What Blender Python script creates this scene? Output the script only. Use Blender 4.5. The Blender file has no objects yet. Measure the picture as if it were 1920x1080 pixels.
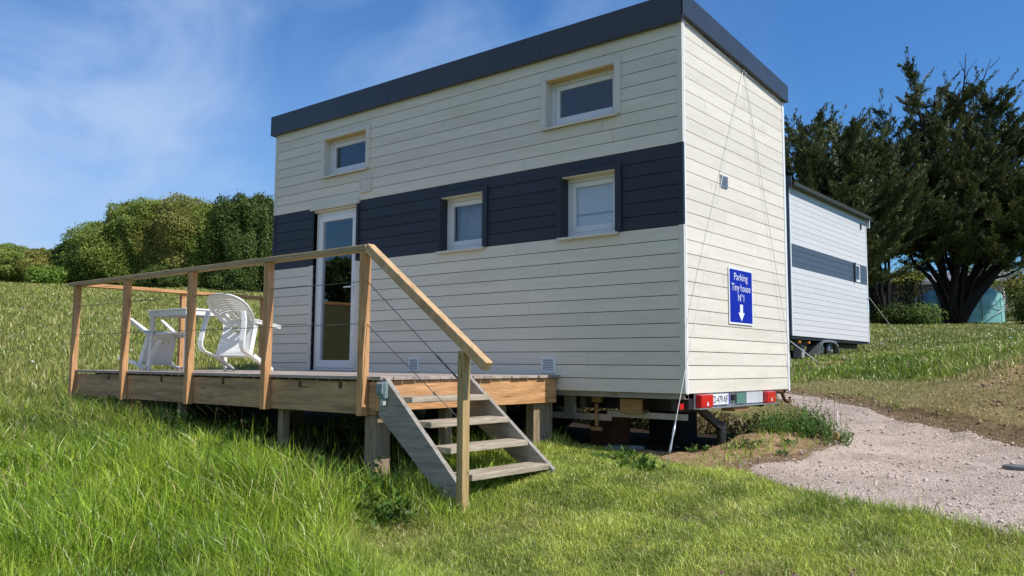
import bpy, bmesh, math, random
import numpy as np
from mathutils import Vector, Matrix
random.seed(7); RNG = np.random.RandomState(11)
S = bpy.context.scene
COL = S.collection
PI = math.pi

# ------------------------------------------------------------------ camera
CAM = np.array([3.59388, -6.86827, 0.25660]); YAW, PIT, ROL, FPX = -0.687827, 0.0917394, 0.00717600, 1553.92
Fv = np.array([math.sin(YAW)*math.cos(PIT), math.cos(YAW)*math.cos(PIT), math.sin(PIT)])
Rv = np.array([math.cos(YAW), -math.sin(YAW), 0.0]); Uv = np.cross(Rv, Fv)
R2 = Rv*math.cos(ROL)+Uv*math.sin(ROL); U2 = -Rv*math.sin(ROL)+Uv*math.cos(ROL)
cd = bpy.data.cameras.new('camera'); cam = bpy.data.objects.new('camera', cd); COL.objects.link(cam)
cam.matrix_world = Matrix(((R2[0], U2[0], -Fv[0], CAM[0]), (R2[1], U2[1], -Fv[1], CAM[1]), (R2[2], U2[2], -Fv[2], CAM[2]), (0, 0, 0, 1)))
cd.sensor_width = 36.0; cd.lens = FPX*36.0/1920.0; cd.clip_start = 0.05; cd.clip_end = 3000
S.camera = cam

# ------------------------------------------------------------------ light
SUN_EL, SUN_AZ = math.radians(50), math.radians(8)      # azimuth from +X towards +Y
w = bpy.data.worlds.new('World'); S.world = w; w.use_nodes = True
nt = w.node_tree; nt.nodes.clear(); N = nt.nodes.new; L = nt.links.new
out = N('ShaderNodeOutputWorld'); bg = N('ShaderNodeBackground'); bg.inputs['Strength'].default_value = 0.11
sky = N('ShaderNodeTexSky'); sky.sky_type = 'NISHITA'; sky.sun_disc = False
sky.sun_elevation = SUN_EL; sky.sun_rotation = math.radians(90)-SUN_AZ
sky.air_density = 1.25; sky.dust_density = 0.35; sky.ozone_density = 2.2; sky.altitude = 0
tc = N('ShaderNodeTexCoord')
mp = N('ShaderNodeMapping'); mp.inputs['Scale'].default_value = (1.5, 1.5, 2.6); mp.inputs['Rotation'].default_value = (0.35, 0.55, 0.6)
nz = N('ShaderNodeTexNoise'); nz.inputs['Scale'].default_value = 2.1; nz.inputs['Detail'].default_value = 6; nz.inputs['Roughness'].default_value = 0.55; nz.inputs['Distortion'].default_value = 0.9
cr = N('ShaderNodeMapRange'); cr.inputs[1].default_value = 0.38; cr.inputs[2].default_value = 0.78; cr.interpolation_type = 'SMOOTHSTEP'
dot = N('ShaderNodeVectorMath'); dot.operation = 'DOT_PRODUCT'; dot.inputs[1].default_value = (-0.93, 0.30, 0.12)
dr = N('ShaderNodeMapRange'); dr.inputs[1].default_value = 0.60; dr.inputs[2].default_value = 0.97; dr.inputs[3].default_value = 0.0; dr.inputs[4].default_value = 0.85
mu0 = N('ShaderNodeMath'); mu0.operation = 'MULTIPLY'; mu = N('ShaderNodeMath'); mu.operation = 'MULTIPLY'; sz = N('ShaderNodeSeparateXYZ'); zr = N('ShaderNodeMapRange'); zr.inputs[1].default_value = 0.0; zr.inputs[2].default_value = 0.50; zr.inputs[3].default_value = 0.62; zr.inputs[4].default_value = -0.10; zr.clamp = False; ad = N('ShaderNodeMath'); ad.operation = 'ADD'; ad.use_clamp = True
mx = N('ShaderNodeMixRGB'); mx.inputs[2].default_value = (4.3, 5.7, 8.2, 1)
tint = N('ShaderNodeMixRGB'); tint.blend_type = 'MULTIPLY'; tint.inputs[0].default_value = 1.0; tint.inputs[2].default_value = (0.42, 0.80, 1.26, 1)
L(tc.outputs['Generated'], mp.inputs[0]); L(mp.outputs[0], nz.inputs[0]); L(nz.outputs[0], cr.inputs[0])
L(tc.outputs['Generated'], dot.inputs[0]); L(dot.outputs['Value'], dr.inputs[0])
L(cr.outputs[0], mu0.inputs[0]); mu0.inputs[1].default_value = 0.80; L(tc.outputs['Generated'], sz.inputs[0]); L(sz.outputs[2], zr.inputs[0]); L(mu0.outputs[0], ad.inputs[0]); L(zr.outputs[0], ad.inputs[1]); L(ad.outputs[0], mu.inputs[0]); L(dr.outputs[0], mu.inputs[1])
# added warm white sky patch, unseen behind the camera, to fill the shaded front
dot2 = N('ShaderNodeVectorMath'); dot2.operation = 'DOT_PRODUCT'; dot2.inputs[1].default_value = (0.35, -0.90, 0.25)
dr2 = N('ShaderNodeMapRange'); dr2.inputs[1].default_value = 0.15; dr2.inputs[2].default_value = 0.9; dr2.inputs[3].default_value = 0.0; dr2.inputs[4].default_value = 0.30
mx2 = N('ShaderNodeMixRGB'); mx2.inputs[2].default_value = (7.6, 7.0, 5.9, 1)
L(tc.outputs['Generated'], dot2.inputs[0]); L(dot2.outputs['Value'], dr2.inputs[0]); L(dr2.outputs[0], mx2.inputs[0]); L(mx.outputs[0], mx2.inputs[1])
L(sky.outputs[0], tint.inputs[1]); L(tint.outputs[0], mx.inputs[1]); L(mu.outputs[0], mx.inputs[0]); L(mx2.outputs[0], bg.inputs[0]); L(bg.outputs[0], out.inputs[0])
sl = bpy.data.lights.new('sun', 'SUN'); sl.energy = 4.6; sl.angle = math.radians(0.55); sl.color = (1.0, 0.955, 0.88)
so = bpy.data.objects.new('sun', sl); COL.objects.link(so)
sd = Vector((math.cos(SUN_EL)*math.cos(SUN_AZ), math.cos(SUN_EL)*math.sin(SUN_AZ), math.sin(SUN_EL)))
so.rotation_euler = sd.to_track_quat('Z', 'Y').to_euler(); so.location = (20, 3, 25)
S.view_settings.view_transform = 'Standard'; S.view_settings.look = 'None'; S.view_settings.exposure = 0.0; S.view_settings.gamma = 1.0
S.view_settings.use_curve_mapping = False
S.cycles.max_bounces = 8; S.cycles.transparent_max_bounces = 12

# ------------------------------------------------------------------ materials
MATS = {}
def sh(nt, ty, **kw):
    n = nt.nodes.new(ty)
    for k, v in kw.items():
        try: n.inputs[k].default_value = v
        except Exception: setattr(n, k, v)
    return n
def mat(name, base, rough=0.6, spec=0.5, metal=0.0, noise=None, var=0.15, rnd=0.0, bump=0.0, bscale=60, stretch=(1, 1, 1), col2=None, c2lo=0.45, c2hi=0.65, coat=0, knots=0):
    """principled + optional noise mottling (noise=scale), per-island tint, bump"""
    m = bpy.data.materials.new(name); m.use_nodes = True; t = m.node_tree; b = t.nodes['Principled BSDF']
    b.inputs['Roughness'].default_value = rough; b.inputs['Metallic'].default_value = metal
    b.inputs['Specular IOR Level'].default_value = spec; b.inputs['Coat Weight'].default_value = coat
    tcn = t.nodes.new('ShaderNodeTexCoord'); mpn = t.nodes.new('ShaderNodeMapping'); mpn.inputs['Scale'].default_value = stretch
    t.links.new(tcn.outputs['Object'], mpn.inputs[0])
    rgb = t.nodes.new('ShaderNodeRGB'); rgb.outputs[0].default_value = (*base, 1); cur = rgb.outputs[0]
    if noise:
        nn = t.nodes.new('ShaderNodeTexNoise'); nn.inputs['Scale'].default_value = noise; nn.inputs['Detail'].default_value = 7; nn.inputs['Roughness'].default_value = 0.62
        t.links.new(mpn.outputs[0], nn.inputs[0])
        r = t.nodes.new('ShaderNodeMapRange'); r.inputs[1].default_value = 0.3; r.inputs[2].default_value = 0.7; r.inputs[3].default_value = 1-var; r.inputs[4].default_value = 1+var
        t.links.new(nn.outputs[0], r.inputs[0])
        v = t.nodes.new('ShaderNodeVectorMath'); v.operation = 'SCALE'; t.links.new(cur, v.inputs[0]); t.links.new(r.outputs[0], v.inputs['Scale']); cur = v.outputs[0]
        if col2:
            n2 = t.nodes.new('ShaderNodeTexNoise'); n2.inputs['Scale'].default_value = noise*0.31; n2.inputs['Detail'].default_value = 5
            t.links.new(mpn.outputs[0], n2.inputs[0])
            r2 = t.nodes.new('ShaderNodeMapRange'); r2.inputs[1].default_value = c2lo; r2.inputs[2].default_value = c2hi; t.links.new(n2.outputs[0], r2.inputs[0])
            mm = t.nodes.new('ShaderNodeMixRGB'); mm.inputs[2].default_value = (*col2, 1); t.links.new(cur, mm.inputs[1]); t.links.new(r2.outputs[0], mm.inputs[0]); cur = mm.outputs[0]
    if knots:
        vo = t.nodes.new('ShaderNodeTexVoronoi'); vo.inputs['Scale'].default_value = knots; t.links.new(mpn.outputs[0], vo.inputs[0]); kr = t.nodes.new('ShaderNodeMapRange'); kr.inputs[1].default_value = .06; kr.inputs[2].default_value = .20; kr.inputs[3].default_value = .35; kr.inputs[4].default_value = 1.0
        t.links.new(vo.outputs['Distance'], kr.inputs[0]); kv = t.nodes.new('ShaderNodeVectorMath'); kv.operation = 'SCALE'; t.links.new(cur, kv.inputs[0]); t.links.new(kr.outputs[0], kv.inputs['Scale']); cur = kv.outputs[0]
    if rnd:
        g = t.nodes.new('ShaderNodeNewGeometry'); r = t.nodes.new('ShaderNodeMapRange'); r.inputs[3].default_value = 1-rnd; r.inputs[4].default_value = 1+rnd
        t.links.new(g.outputs['Random Per Island'], r.inputs[0])
        v = t.nodes.new('ShaderNodeVectorMath'); v.operation = 'SCALE'; t.links.new(cur, v.inputs[0]); t.links.new(r.outputs[0], v.inputs['Scale']); cur = v.outputs[0]
    t.links.new(cur, b.inputs['Base Color'])
    if bump:
        nb = t.nodes.new('ShaderNodeTexNoise'); nb.inputs['Scale'].default_value = bscale; nb.inputs['Detail'].default_value = 5
        t.links.new(mpn.outputs[0], nb.inputs[0])
        bp = t.nodes.new('ShaderNodeBump'); bp.inputs['Strength'].default_value = bump; bp.inputs['Distance'].default_value = 0.01
        t.links.new(nb.outputs[0], bp.inputs['Height']); t.links.new(bp.outputs[0], b.inputs['Normal'])
    MATS[name] = m; return m
CREAM = mat('cream_paint', (0.75, 0.70, 0.585), 0.55, 0.35, noise=3, var=0.05, rnd=0.05, bump=0.25, bscale=14, stretch=(1, 1, 9), col2=(0.66, 0.61, 0.49), c2lo=0.52, c2hi=0.78)
CREAMT = mat('cream_trim', (0.70, 0.66, 0.57), 0.5, 0.35, noise=5, var=0.05, bump=0.1, bscale=20)
DARKP = mat('anthracite_paint', (0.030, 0.038, 0.052), 0.55, 0.35, noise=4, var=0.15, rnd=0.10, bump=0.25, bscale=14, stretch=(1, 1, 9))
METAL = mat('anthracite_metal', (0.040, 0.045, 0.055), 0.38, 0.5, noise=2, var=0.1, bump=0.05, bscale=3)
MEMB = mat('dark_membrane', (0.05, 0.047, 0.04), 0.8)
PINE_BOUNCE = mat('pine_and_bounce', (0.62, 0.42, 0.17), 0.6, noise=8, var=0.12)  # raw pine; as upper head linings it paints in warm reflected light
LINC = mat('cream_lining', (0.70, 0.62, 0.42), 0.5)
PVC = mat('white_pvc', (0.80, 0.80, 0.80), 0.28, 0.5, noise=2, var=0.02)
WHITE2 = mat('white_board', (0.69, 0.67, 0.66), 0.5, 0.35, noise=3, var=0.04, rnd=0.03, stretch=(1, 1, 9))
DARK2 = mat('slate_shade_board', (0.075, 0.100, 0.135), 0.5, 0.35, noise=3, var=0.08, rnd=0.05, stretch=(1, 1, 9))  # slate of the stripe; on the end wall it paints in shade
def wood(name, base, col2, stretch, var=0.28, rough=0.7, sc=1.0, rnd=0.10):
    return mat(name, base, rough, 0.25, noise=6*sc, var=var, rnd=rnd, bump=0.35, bscale=12*sc, stretch=stretch, col2=col2, c2lo=0.46, c2hi=0.72, knots=2.2*sc)
OR, OR2 = (0.66, 0.36, 0.165), (0.46, 0.23, 0.095)
LARCH_X = wood('larch_x', OR, OR2, (1, 12, 12)); LARCH_Y = wood('larch_y', OR, OR2, (12, 1, 12)); LARCH_Z = wood('larch_z', OR, OR2, (12, 12, 1))
BEAM_X = wood('beam_x', (0.54, 0.34, 0.18), (0.28, 0.18, 0.10), (0.8, 8, 9), 0.25)
RAILW = wood('rail_grey_larch', (0.52, 0.37, 0.20), (0.36, 0.27, 0.16), (1, 10, 10), 0.2)
RAILD = wood('rail_slope_larch', (0.62, 0.41, 0.215), (0.46, 0.29, 0.15), (3, 12, 3), 0.2)
YELZ = wood('yellow_larch_z', (0.52, 0.36, 0.165), (0.34, 0.23, 0.11), (12, 12, 1))
GREYX = wood('grey_wood_x', (0.36, 0.325, 0.28), (0.25, 0.215, 0.175), (1, 12, 12), 0.2)
GREYY = wood('grey_wood_y', (0.48, 0.40, 0.30), (0.27, 0.21, 0.15), (12, 1, 12), 0.28)
GREYZ = wood('grey_wood_z', (0.36, 0.27, 0.175), (0.22, 0.165, 0.11), (12, 12, 1), 0.2)
DECKB = wood('deck_boards', (0.44, 0.365, 0.315), (0.31, 0.25, 0.21), (1, 12, 12), 0.2, rnd=0.18)
PLAST = mat('white_plastic', (0.86, 0.86, 0.83), 0.35, 0.5, noise=6, var=0.05, col2=(0.70, 0.67, 0.60), c2lo=0.55, c2hi=0.8)
STEEL = mat('galvanised_steel', (0.42, 0.43, 0.44), 0.42, 0.5, metal=0.75, noise=14, var=0.2)
BLACKS = mat('black_steel', (0.022, 0.022, 0.024), 0.5, 0.5, noise=10, var=0.3)
RUST = mat('rusty_steel', (0.12, 0.055, 0.03), 0.8, 0.3, noise=20, var=0.4)
RED = mat('red_lens', (0.62, 0.012, 0.012), 0.12, 0.6, coat=0.5)
BLUE = mat('sign_blue', (0.002, 0.013, 0.34), 0.45, 0.25, noise=3, var=0.04)
SIGNW = mat('sign_white', (0.82, 0.84, 0.86), 0.35)
BLACKT = mat('black_ink', (0.015, 0.015, 0.02), 0.5)
GREENST = mat('green_sticker', (0.10, 0.22, 0.17), 0.5)
PANELG = mat('pale_panel', (0.55, 0.57, 0.58), 0.4, noise=10, var=0.15)
ROPE = mat('white_rope', (0.66, 0.66, 0.62), 0.7, noise=150, var=0.2)
CABLE = mat('steel_cable', (0.13, 0.12, 0.115), 0.4, 0.5, metal=0.5)
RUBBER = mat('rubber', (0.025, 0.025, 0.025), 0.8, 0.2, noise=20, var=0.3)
SOCK = mat('socket_grey', (0.22, 0.28, 0.28), 0.35)
SOCKL = mat('socket_light', (0.55, 0.57, 0.57), 0.35)
CURT = mat('blind_cloth', (0.86, 0.88, 0.90), 0.8, noise=2, var=0.06)
CURT2 = mat('curtain_cloth', (0.42, 0.42, 0.50), 0.9, noise=2, var=0.1)
ROOM = mat('room_paint', (0.20, 0.18, 0.17), 0.8)
BARK = mat('bark', (0.024, 0.019, 0.015), 0.9, 0.2, noise=6, var=0.4, bump=0.8, bscale=8, stretch=(3, 3, 0.7))
TARP = mat('teal_tarp', (0.26, 0.55, 0.52), 0.30, 0.5, noise=1.5, var=0.22, bump=0.8, bscale=2.4)
NETM = mat('black_net', (0.035, 0.035, 0.037), 0.8)
OAKBL = mat('oak_block', (0.34, 0.20, 0.085), 0.7, noise=5, var=0.25, stretch=(1, 6, 6))
GRASSROOF = mat('mossy_gutter', (0.030, 0.036, 0.022), 0.7, noise=9, var=0.5)
CONC = mat('concrete', (0.30, 0.29, 0.27), 0.85, noise=9, var=0.15)
STONEL = mat('stone_lid', (0.13, 0.13, 0.13), 0.7, noise=12, var=0.2, bump=0.4, bscale=20)
HOUSEW = mat('far_wall', (0.62, 0.54, 0.42), 0.8, noise=1, var=0.05)
HOUSER = mat('far_roof', (0.20, 0.20, 0.215), 0.7, noise=3, var=0.15)

def glass(name, dark=0.0):
    m = bpy.data.materials.new(name); m.use_nodes = True; t = m.node_tree; t.nodes.clear()
    o = t.nodes.new('ShaderNodeOutputMaterial'); mixn = t.nodes.new('ShaderNodeMixShader'); tr = t.nodes.new('ShaderNodeBsdfTransparent'); tr.inputs[0].default_value = (0.88, 0.91, 0.93, 1)
    gl = t.nodes.new('ShaderNodeBsdfGlossy'); gl.inputs['Roughness'].default_value = 0.005; lw = t.nodes.new('ShaderNodeLayerWeight'); lw.inputs[0].default_value = .5; pw = t.nodes.new('ShaderNodeMath'); pw.operation = 'POWER'; pw.inputs[1].default_value = 4.0; fr = t.nodes.new('ShaderNodeMath'); fr.operation = 'MULTIPLY_ADD'; fr.inputs[1].default_value = .85; fr.inputs[2].default_value = .075; t.links.new(lw.outputs['Facing'], pw.inputs[0]); t.links.new(pw.outputs[0], fr.inputs[0])
    t.links.new(fr.outputs[0], mixn.inputs[0]); t.links.new(tr.outputs[0], mixn.inputs[1]); t.links.new(gl.outputs[0], mixn.inputs[2]); t.links.new(mixn.outputs[0], o.inputs[0])
    return m
GLASS = glass('double_glazing')

def leafmat(name, attr=None, base=(0.06, 0.12, 0.02), base2=(0.1, 0.16, 0.03), trans=0.35, rough=0.5, spec=0.3):
    m = bpy.data.materials.new(name); m.use_nodes = True; t = m.node_tree; t.nodes.clear()
    o = t.nodes.new('ShaderNodeOutputMaterial'); b = t.nodes.new('ShaderNodeBsdfPrincipled'); tr = t.nodes.new('ShaderNodeBsdfTranslucent'); mixn = t.nodes.new('ShaderNodeMixShader')
    b.inputs['Roughness'].default_value = rough; b.inputs['Specular IOR Level'].default_value = spec
    mixn.inputs[0].default_value = trans
    if attr:
        a = t.nodes.new('ShaderNodeAttribute'); a.attribute_name = attr; c = a.outputs['Color']
    else:
        a = t.nodes.new('ShaderNodeAttribute'); a.attribute_name = 'rnd'
        mm = t.nodes.new('ShaderNodeMixRGB'); mm.inputs[1].default_value = (*base, 1); mm.inputs[2].default_value = (*base2, 1)
        t.links.new(a.outputs['Fac'], mm.inputs[0]); c = mm.outputs[0]
    t.links.new(c, b.inputs['Base Color']); t.links.new(c, tr.inputs[0])
    t.links.new(b.outputs[0], mixn.inputs[1]); t.links.new(tr.outputs[0], mixn.inputs[2]); t.links.new(mixn.outputs[0], o.inputs[0])
    return m
GRASSM = leafmat('grass_blades', 'col', trans=0.26, rough=0.36, spec=0.55)

# ------------------------------------------------------------------ object helpers
def link(o, parent=None):
    COL.objects.link(o)
    if parent: o.parent = parent
    return o
def tag(o, label=None, cat=None, group=None, kind=None):
    if label: o['label'] = label
    if cat: o['category'] = cat
    if group: o['group'] = group
    if kind: o['kind'] = kind
    return o
def thing(name, label, cat, group=None, loc=(0, 0, 0)):
    o = bpy.data.objects.new(name, None); o.location = loc; o.empty_display_size = 0.2; COL.objects.link(o)
    return tag(o, label, cat, group)
class MB:
    """collects shapes of one part, in world coordinates"""
    def __init__(s): s.v = []; s.f = []; s.sm = []
    def add(s, vs, fs, smooth=False):
        n = len(s.v); s.v += [tuple(map(float, q)) for q in vs]; s.f += [tuple(i+n for i in q) for q in fs]; s.sm += [smooth]*len(fs); return s
    def box(s, x0, x1, y0, y1, z0, z1):
        if x1 < x0: x0, x1 = x1, x0
        if y1 < y0: y0, y1 = y1, y0
        if z1 < z0: z0, z1 = z1, z0
        return s.add([(x0, y0, z0), (x1, y0, z0), (x1, y1, z0), (x0, y1, z0), (x0, y0, z1), (x1, y0, z1), (x1, y1, z1), (x0, y1, z1)],
                     [(0, 3, 2, 1), (4, 5, 6, 7), (0, 1, 5, 4), (1, 2, 6, 5), (2, 3, 7, 6), (3, 0, 4, 7)])
    def bar(s, a, b, wx, wz, up=(0, 0, 1), w2=None, h2=None):
        a = Vector(a); b = Vector(b); d = (b-a).normalized(); u = Vector(up); sx = d.cross(u).normalized(); uz = sx.cross(d).normalized()
        w2 = wx if w2 is None else w2; h2 = wz if h2 is None else h2; vs = []
        for p, ww, hh in ((a, wx, wz), (b, w2, h2)):
            for sgx, sgz in ((-1, -1), (1, -1), (1, 1), (-1, 1)): vs.append(p+sx*sgx*ww/2+uz*sgz*hh/2)
        return s.add(vs, [(0, 1, 2, 3)[::-1], (4, 5, 6, 7), (0, 1, 5, 4), (1, 2, 6, 5), (2, 3, 7, 6), (3, 0, 4, 7)])
    def prism(s, poly, axis, t0, t1):
        """poly: 2-D outline; axis 'x': poly is (y,z), 'y': (x,z), 'z': (x,y)"""
        def P3(p, t): return {'x': (t, p[0], p[1]), 'y': (p[0], t, p[1]), 'z': (p[0], p[1], t)}[axis]
        n = len(poly); vs = [P3(p, t0) for p in poly]+[P3(p, t1) for p in poly]
        return s.add(vs, [tuple(range(n))[::-1], tuple(range(n, 2*n))]+[(i, (i+1) % n, n+(i+1) % n, n+i) for i in range(n)])
    def tube(s, pts, r, n=8, smooth=True, cap=True):
        pts = [Vector(p) for p in pts]; rs = r if hasattr(r, '__len__') else [r]*len(pts); vs = []
        ref = Vector((0, 0, 1))
        for i, p in enumerate(pts):
            d = (pts[min(i+1, len(pts)-1)]-pts[max(i-1, 0)]).normalized()
            if abs(d.dot(ref)) > 0.95: ref = Vector((1, 0.1, 0))
            a = d.cross(ref).normalized(); b = a.cross(d).normalized()
            for k in range(n): t = 2*PI*k/n; vs.append(p+(a*math.cos(t)+b*math.sin(t))*rs[i])
        fs = [(i*n+k, i*n+(k+1) % n, (i+1)*n+(k+1) % n, (i+1)*n+k) for i in range(len(pts)-1) for k in range(n)]
        if cap: fs += [tuple(range(n))[::-1], tuple(range((len(pts)-1)*n, len(pts)*n))]
        return s.add(vs, fs, smooth)
    def build(s, name, m, parent=None, bevel=0.0, local=None):
        me = bpy.data.meshes.new(name); me.from_pydata(s.v, [], s.f); me.materials.append(m)
        me.polygons.foreach_set('use_smooth', s.sm)
        bm = bmesh.new(); bm.from_mesh(me); bmesh.ops.recalc_face_normals(bm, faces=bm.faces); bm.to_mesh(me); bm.free(); me.update()
        o = bpy.data.objects.new(name, me)
        if parent is not None and local is not None: me.transform(Matrix.Translation(-Vector(local)))
        link(o, parent)
        if bevel:
            b = o.modifiers.new('bevel', 'BEVEL'); b.width = bevel; b.segments = 2; b.limit_method = 'ANGLE'
        return o
def fastmesh(name, V, T, m, parent=None, rnd=None, col=None, kind=None, label=None):
    """numpy arrays -> mesh; T is (n,3) or (n,4)"""
    me = bpy.data.meshes.new(name); k = T.shape[1]
    me.vertices.add(len(V)); me.vertices.foreach_set('co', V.astype(np.float32).ravel())
    me.loops.add(T.size); me.loops.foreach_set('vertex_index', T.astype(np.int32).ravel())
    me.polygons.add(len(T)); me.polygons.foreach_set('loop_start', np.arange(0, T.size, k, dtype=np.int32))
    me.update(calc_edges=True)
    if rnd is not None:
        a = me.attributes.new('rnd', 'FLOAT', 'FACE'); a.data.foreach_set('value', rnd.astype(np.float32))
    if col is not None:
        a = me.attributes.new('col', 'FLOAT_COLOR', 'FACE'); c = np.ones((len(T), 4), np.float32); c[:, :3] = col; a.data.foreach_set('color', c.ravel())
    me.materials.append(m); o = bpy.data.objects.new(name, me); link(o, parent)
    if kind: o['kind'] = kind
    if label: o['label'] = label
    return o

# ------------------------------------------------------------------ value noise
def _hash(ix, iy, seed):
    n = (ix.astype(np.int64)*374761393+iy.astype(np.int64)*668265263+seed*1442695041) & 0x7fffffff
    n = ((n ^ (n >> 13))*1274126177) & 0x7fffffff
    return ((n ^ (n >> 16)) & 0xffff)/65535.0
def vnoise(x, y, sc, seed=0):
    x = np.asarray(x, float)*sc; y = np.asarray(y, float)*sc; ix = np.floor(x); iy = np.floor(y); fx = x-ix; fy = y-iy
    fx = fx*fx*(3-2*fx); fy = fy*fy*(3-2*fy)
    a = _hash(ix, iy, seed); b = _hash(ix+1, iy, seed); c = _hash(ix, iy+1, seed); d = _hash(ix+1, iy+1, seed)
    return (a*(1-fx)+b*fx)*(1-fy)+(c*(1-fx)+d*fx)*fy
def fbm(x, y, sc, seed=0, o=3):
    s = 0; a = 0.5; t = 0
    for i in range(o): s = s+a*vnoise(x, y, sc*2**i, seed+i*17); t += a; a *= 0.5
    return s/t
def sstep(a, b, x): t = np.clip((x-a)/(b-a), 0, 1); return t*t*(3-2*t)

# ------------------------------------------------------------------ terrain
CP = np.array([
 (3.6, -6.9, -1.28), (0, -7, -1.28), (6.5, -6.5, -1.25), (-4, -7, -1.12), (-8, -7, -0.85), (3, -10, -1.7), (0, -15, -2.3), (12, -14, -2.2), (-12, -14, -1.4),
 (-2.4, -4.75, -1.03), (-.50, -2.45, -.83), (-.42, -1.45, -.64), (-3, -2.5, -.60), (-5, -2.5, -.44), (-7, -2.5, -.30), (0.9, -3.4, -.95), (2.9, -3.0, -.86),
 (0, -.6, -.62), (0, .8, -.56), (-3, .5, -.50), (-6, .8, -.34), (.65, -.2, -.62), (2.85, -1.6, -.66), (1.2, 1.0, -.55), (2.4, .9, -.55), (4.5, -.5, -.6),
 (2.4, 2.0, -.43), (1.6, 2.6, -.37), (.5, 3.6, -.28), (-.5, 6, -.13), (-1.8, 3.6, -.24), (-4.5, 3.5, -.05), (-7, 3, 0.12), (-2.5, 9, 0.13),
 (2.9, 2.9, .10), (3.6, 3.6, .40), (1.6, 4.6, .06), (2.5, 5.5, .42), (1.8, 7.5, .42), (4, 8, .8), (-3.4, 11, .32), (-3.3, 14, .50), (-3.0, 17, .62), (-7, 12, .75), (0, 12, .58), (4, 13, 1.1),
 (-1.4, 27.8, 1.66), (-5.4, 34.9, 2.08), (-6, 40, 2.40), (-8.5, 36, 2.35), (5, 30, 2.1), (-14, 30, 2.5), (-20, 20, 2.3), (-10, -1, 0.02), (-14, 2, .62), (-20, 5, 1.42), (-28, 8, 2.5), (-34, 9, 3.25), (-31, 14, 3.4), (-40, 11, 3.95), (-43, 0, 4.0), (-24, -4, 1.6), (-40, -12, 3.6),
 (-60, 20, 4.2), (-60, -20, 4.0), (-20, 60, 4.6), (20, 60, 4.4), (-50, 50, 5.2), (60, 0, -1), (50, 40, 2.5), (60, -50, -5), (0, -60, -6), (-50, -50, 4.4), (-36, -32, 3.9), (-25, -22, 1.9), (-16, -15, -.3), (30, -20, -2.4), (20, 5, 0.6)])
def _U(r2): return np.where(r2 > 1e-12, r2*np.log(np.maximum(r2, 1e-12)), 0)
_n = len(CP); _d2 = ((CP[:, None, :2]-CP[None, :, :2])**2).sum(-1); _K = _U(_d2)+np.eye(_n)*0.05
_A = np.zeros((_n+3, _n+3)); _A[:_n, :_n] = _K; _Pm = np.c_[np.ones(_n), CP[:, :2]]; _A[:_n, _n:] = _Pm; _A[_n:, :_n] = _Pm.T
_W = np.linalg.solve(_A, np.r_[CP[:, 2], 0, 0, 0])
def height0(x, y):
    x = np.asarray(x, float); y = np.asarray(y, float); sh_ = x.shape; x = x.ravel(); y = y.ravel(); o = np.empty(len(x))
    r = np.hypot(x, y); k = np.where(r > 65, 65/np.maximum(r, 1e-6), 1); xc = x*k; yc = y*k
    for i in range(0, len(x), 20000):
        a, b = xc[i:i+20000], yc[i:i+20000]
        o[i:i+20000] = _U((a[:, None]-CP[None, :, 0])**2+(b[:, None]-CP[None, :, 1])**2)@_W[:_n]+_W[_n]+_W[_n+1]*a+_W[_n+2]*b
    return o.reshape(sh_)
def poly_sd(x, y, poly):
    """signed distance to a polygon, positive inside"""
    x = np.asarray(x, float); y = np.asarray(y, float); ins = np.zeros(x.shape, bool); d = np.full(x.shape, 1e9); n = len(poly)
    for i in range(n):
        (x0, y0), (x1, y1) = poly[i], poly[(i+1) % n]
        c = ((y0 > y) != (y1 > y)) & (x < (x1-x0)*(y-y0)/((y1-y0) if y1 != y0 else 1e-9)+x0); ins ^= c
        t = np.clip(((x-x0)*(x1-x0)+(y-y0)*(y1-y0))/((x1-x0)**2+(y1-y0)**2), 0, 1); d = np.minimum(d, np.hypot(x-x0-t*(x1-x0), y-y0-t*(y1-y0)))
    return np.where(ins, d, -d)
PATH = [(.62, -.22), (1.15, -.72), (1.85, -1.12), (2.85, -1.62), (4.2, -2.2), (7, -2.6), (12, -2.6), (12, 1.5), (6, 1.6), (3.6, 1.45), (2.34, 2.10), (1.72, 2.62), (1.22, 3.08), (.60, 3.72), (-.34, 5.05), (-1.3, 6.0), (-3.2, 6.9), (-6, 7.3), (-6, 5.1), (-3.2, 5.0), (-1.7, 4.75), (-.85, 4.55), (.12, 2.95), (.84, 1.60), (.80, .65), (.55, .05)]
SOIL = [(-.45, .05), (.2, -.35), (.75, -.32), (1.0, .0), (.85, .9), (1.02, 1.5), (.75, 2.0), (.1, 2.2), (-.55, 1.9), (-.9, 1.2), (-.85, .5)]
PAD = [(-8.5, .45), (-.9, .25), (-.15, .55), (-.2, 1.6), (-.5, 2.55), (-.9, 2.95), (-8.5, 3.0)]
BANK = [(1.85, 2.70), (2.35, 2.12), (3.0, 1.80), (4.6, 1.65), (7, 1.8), (7, 5.5), (2.6, 5.9), (1.85, 5.6), (1.75, 4.2)]
XL_ = -6.9
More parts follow.
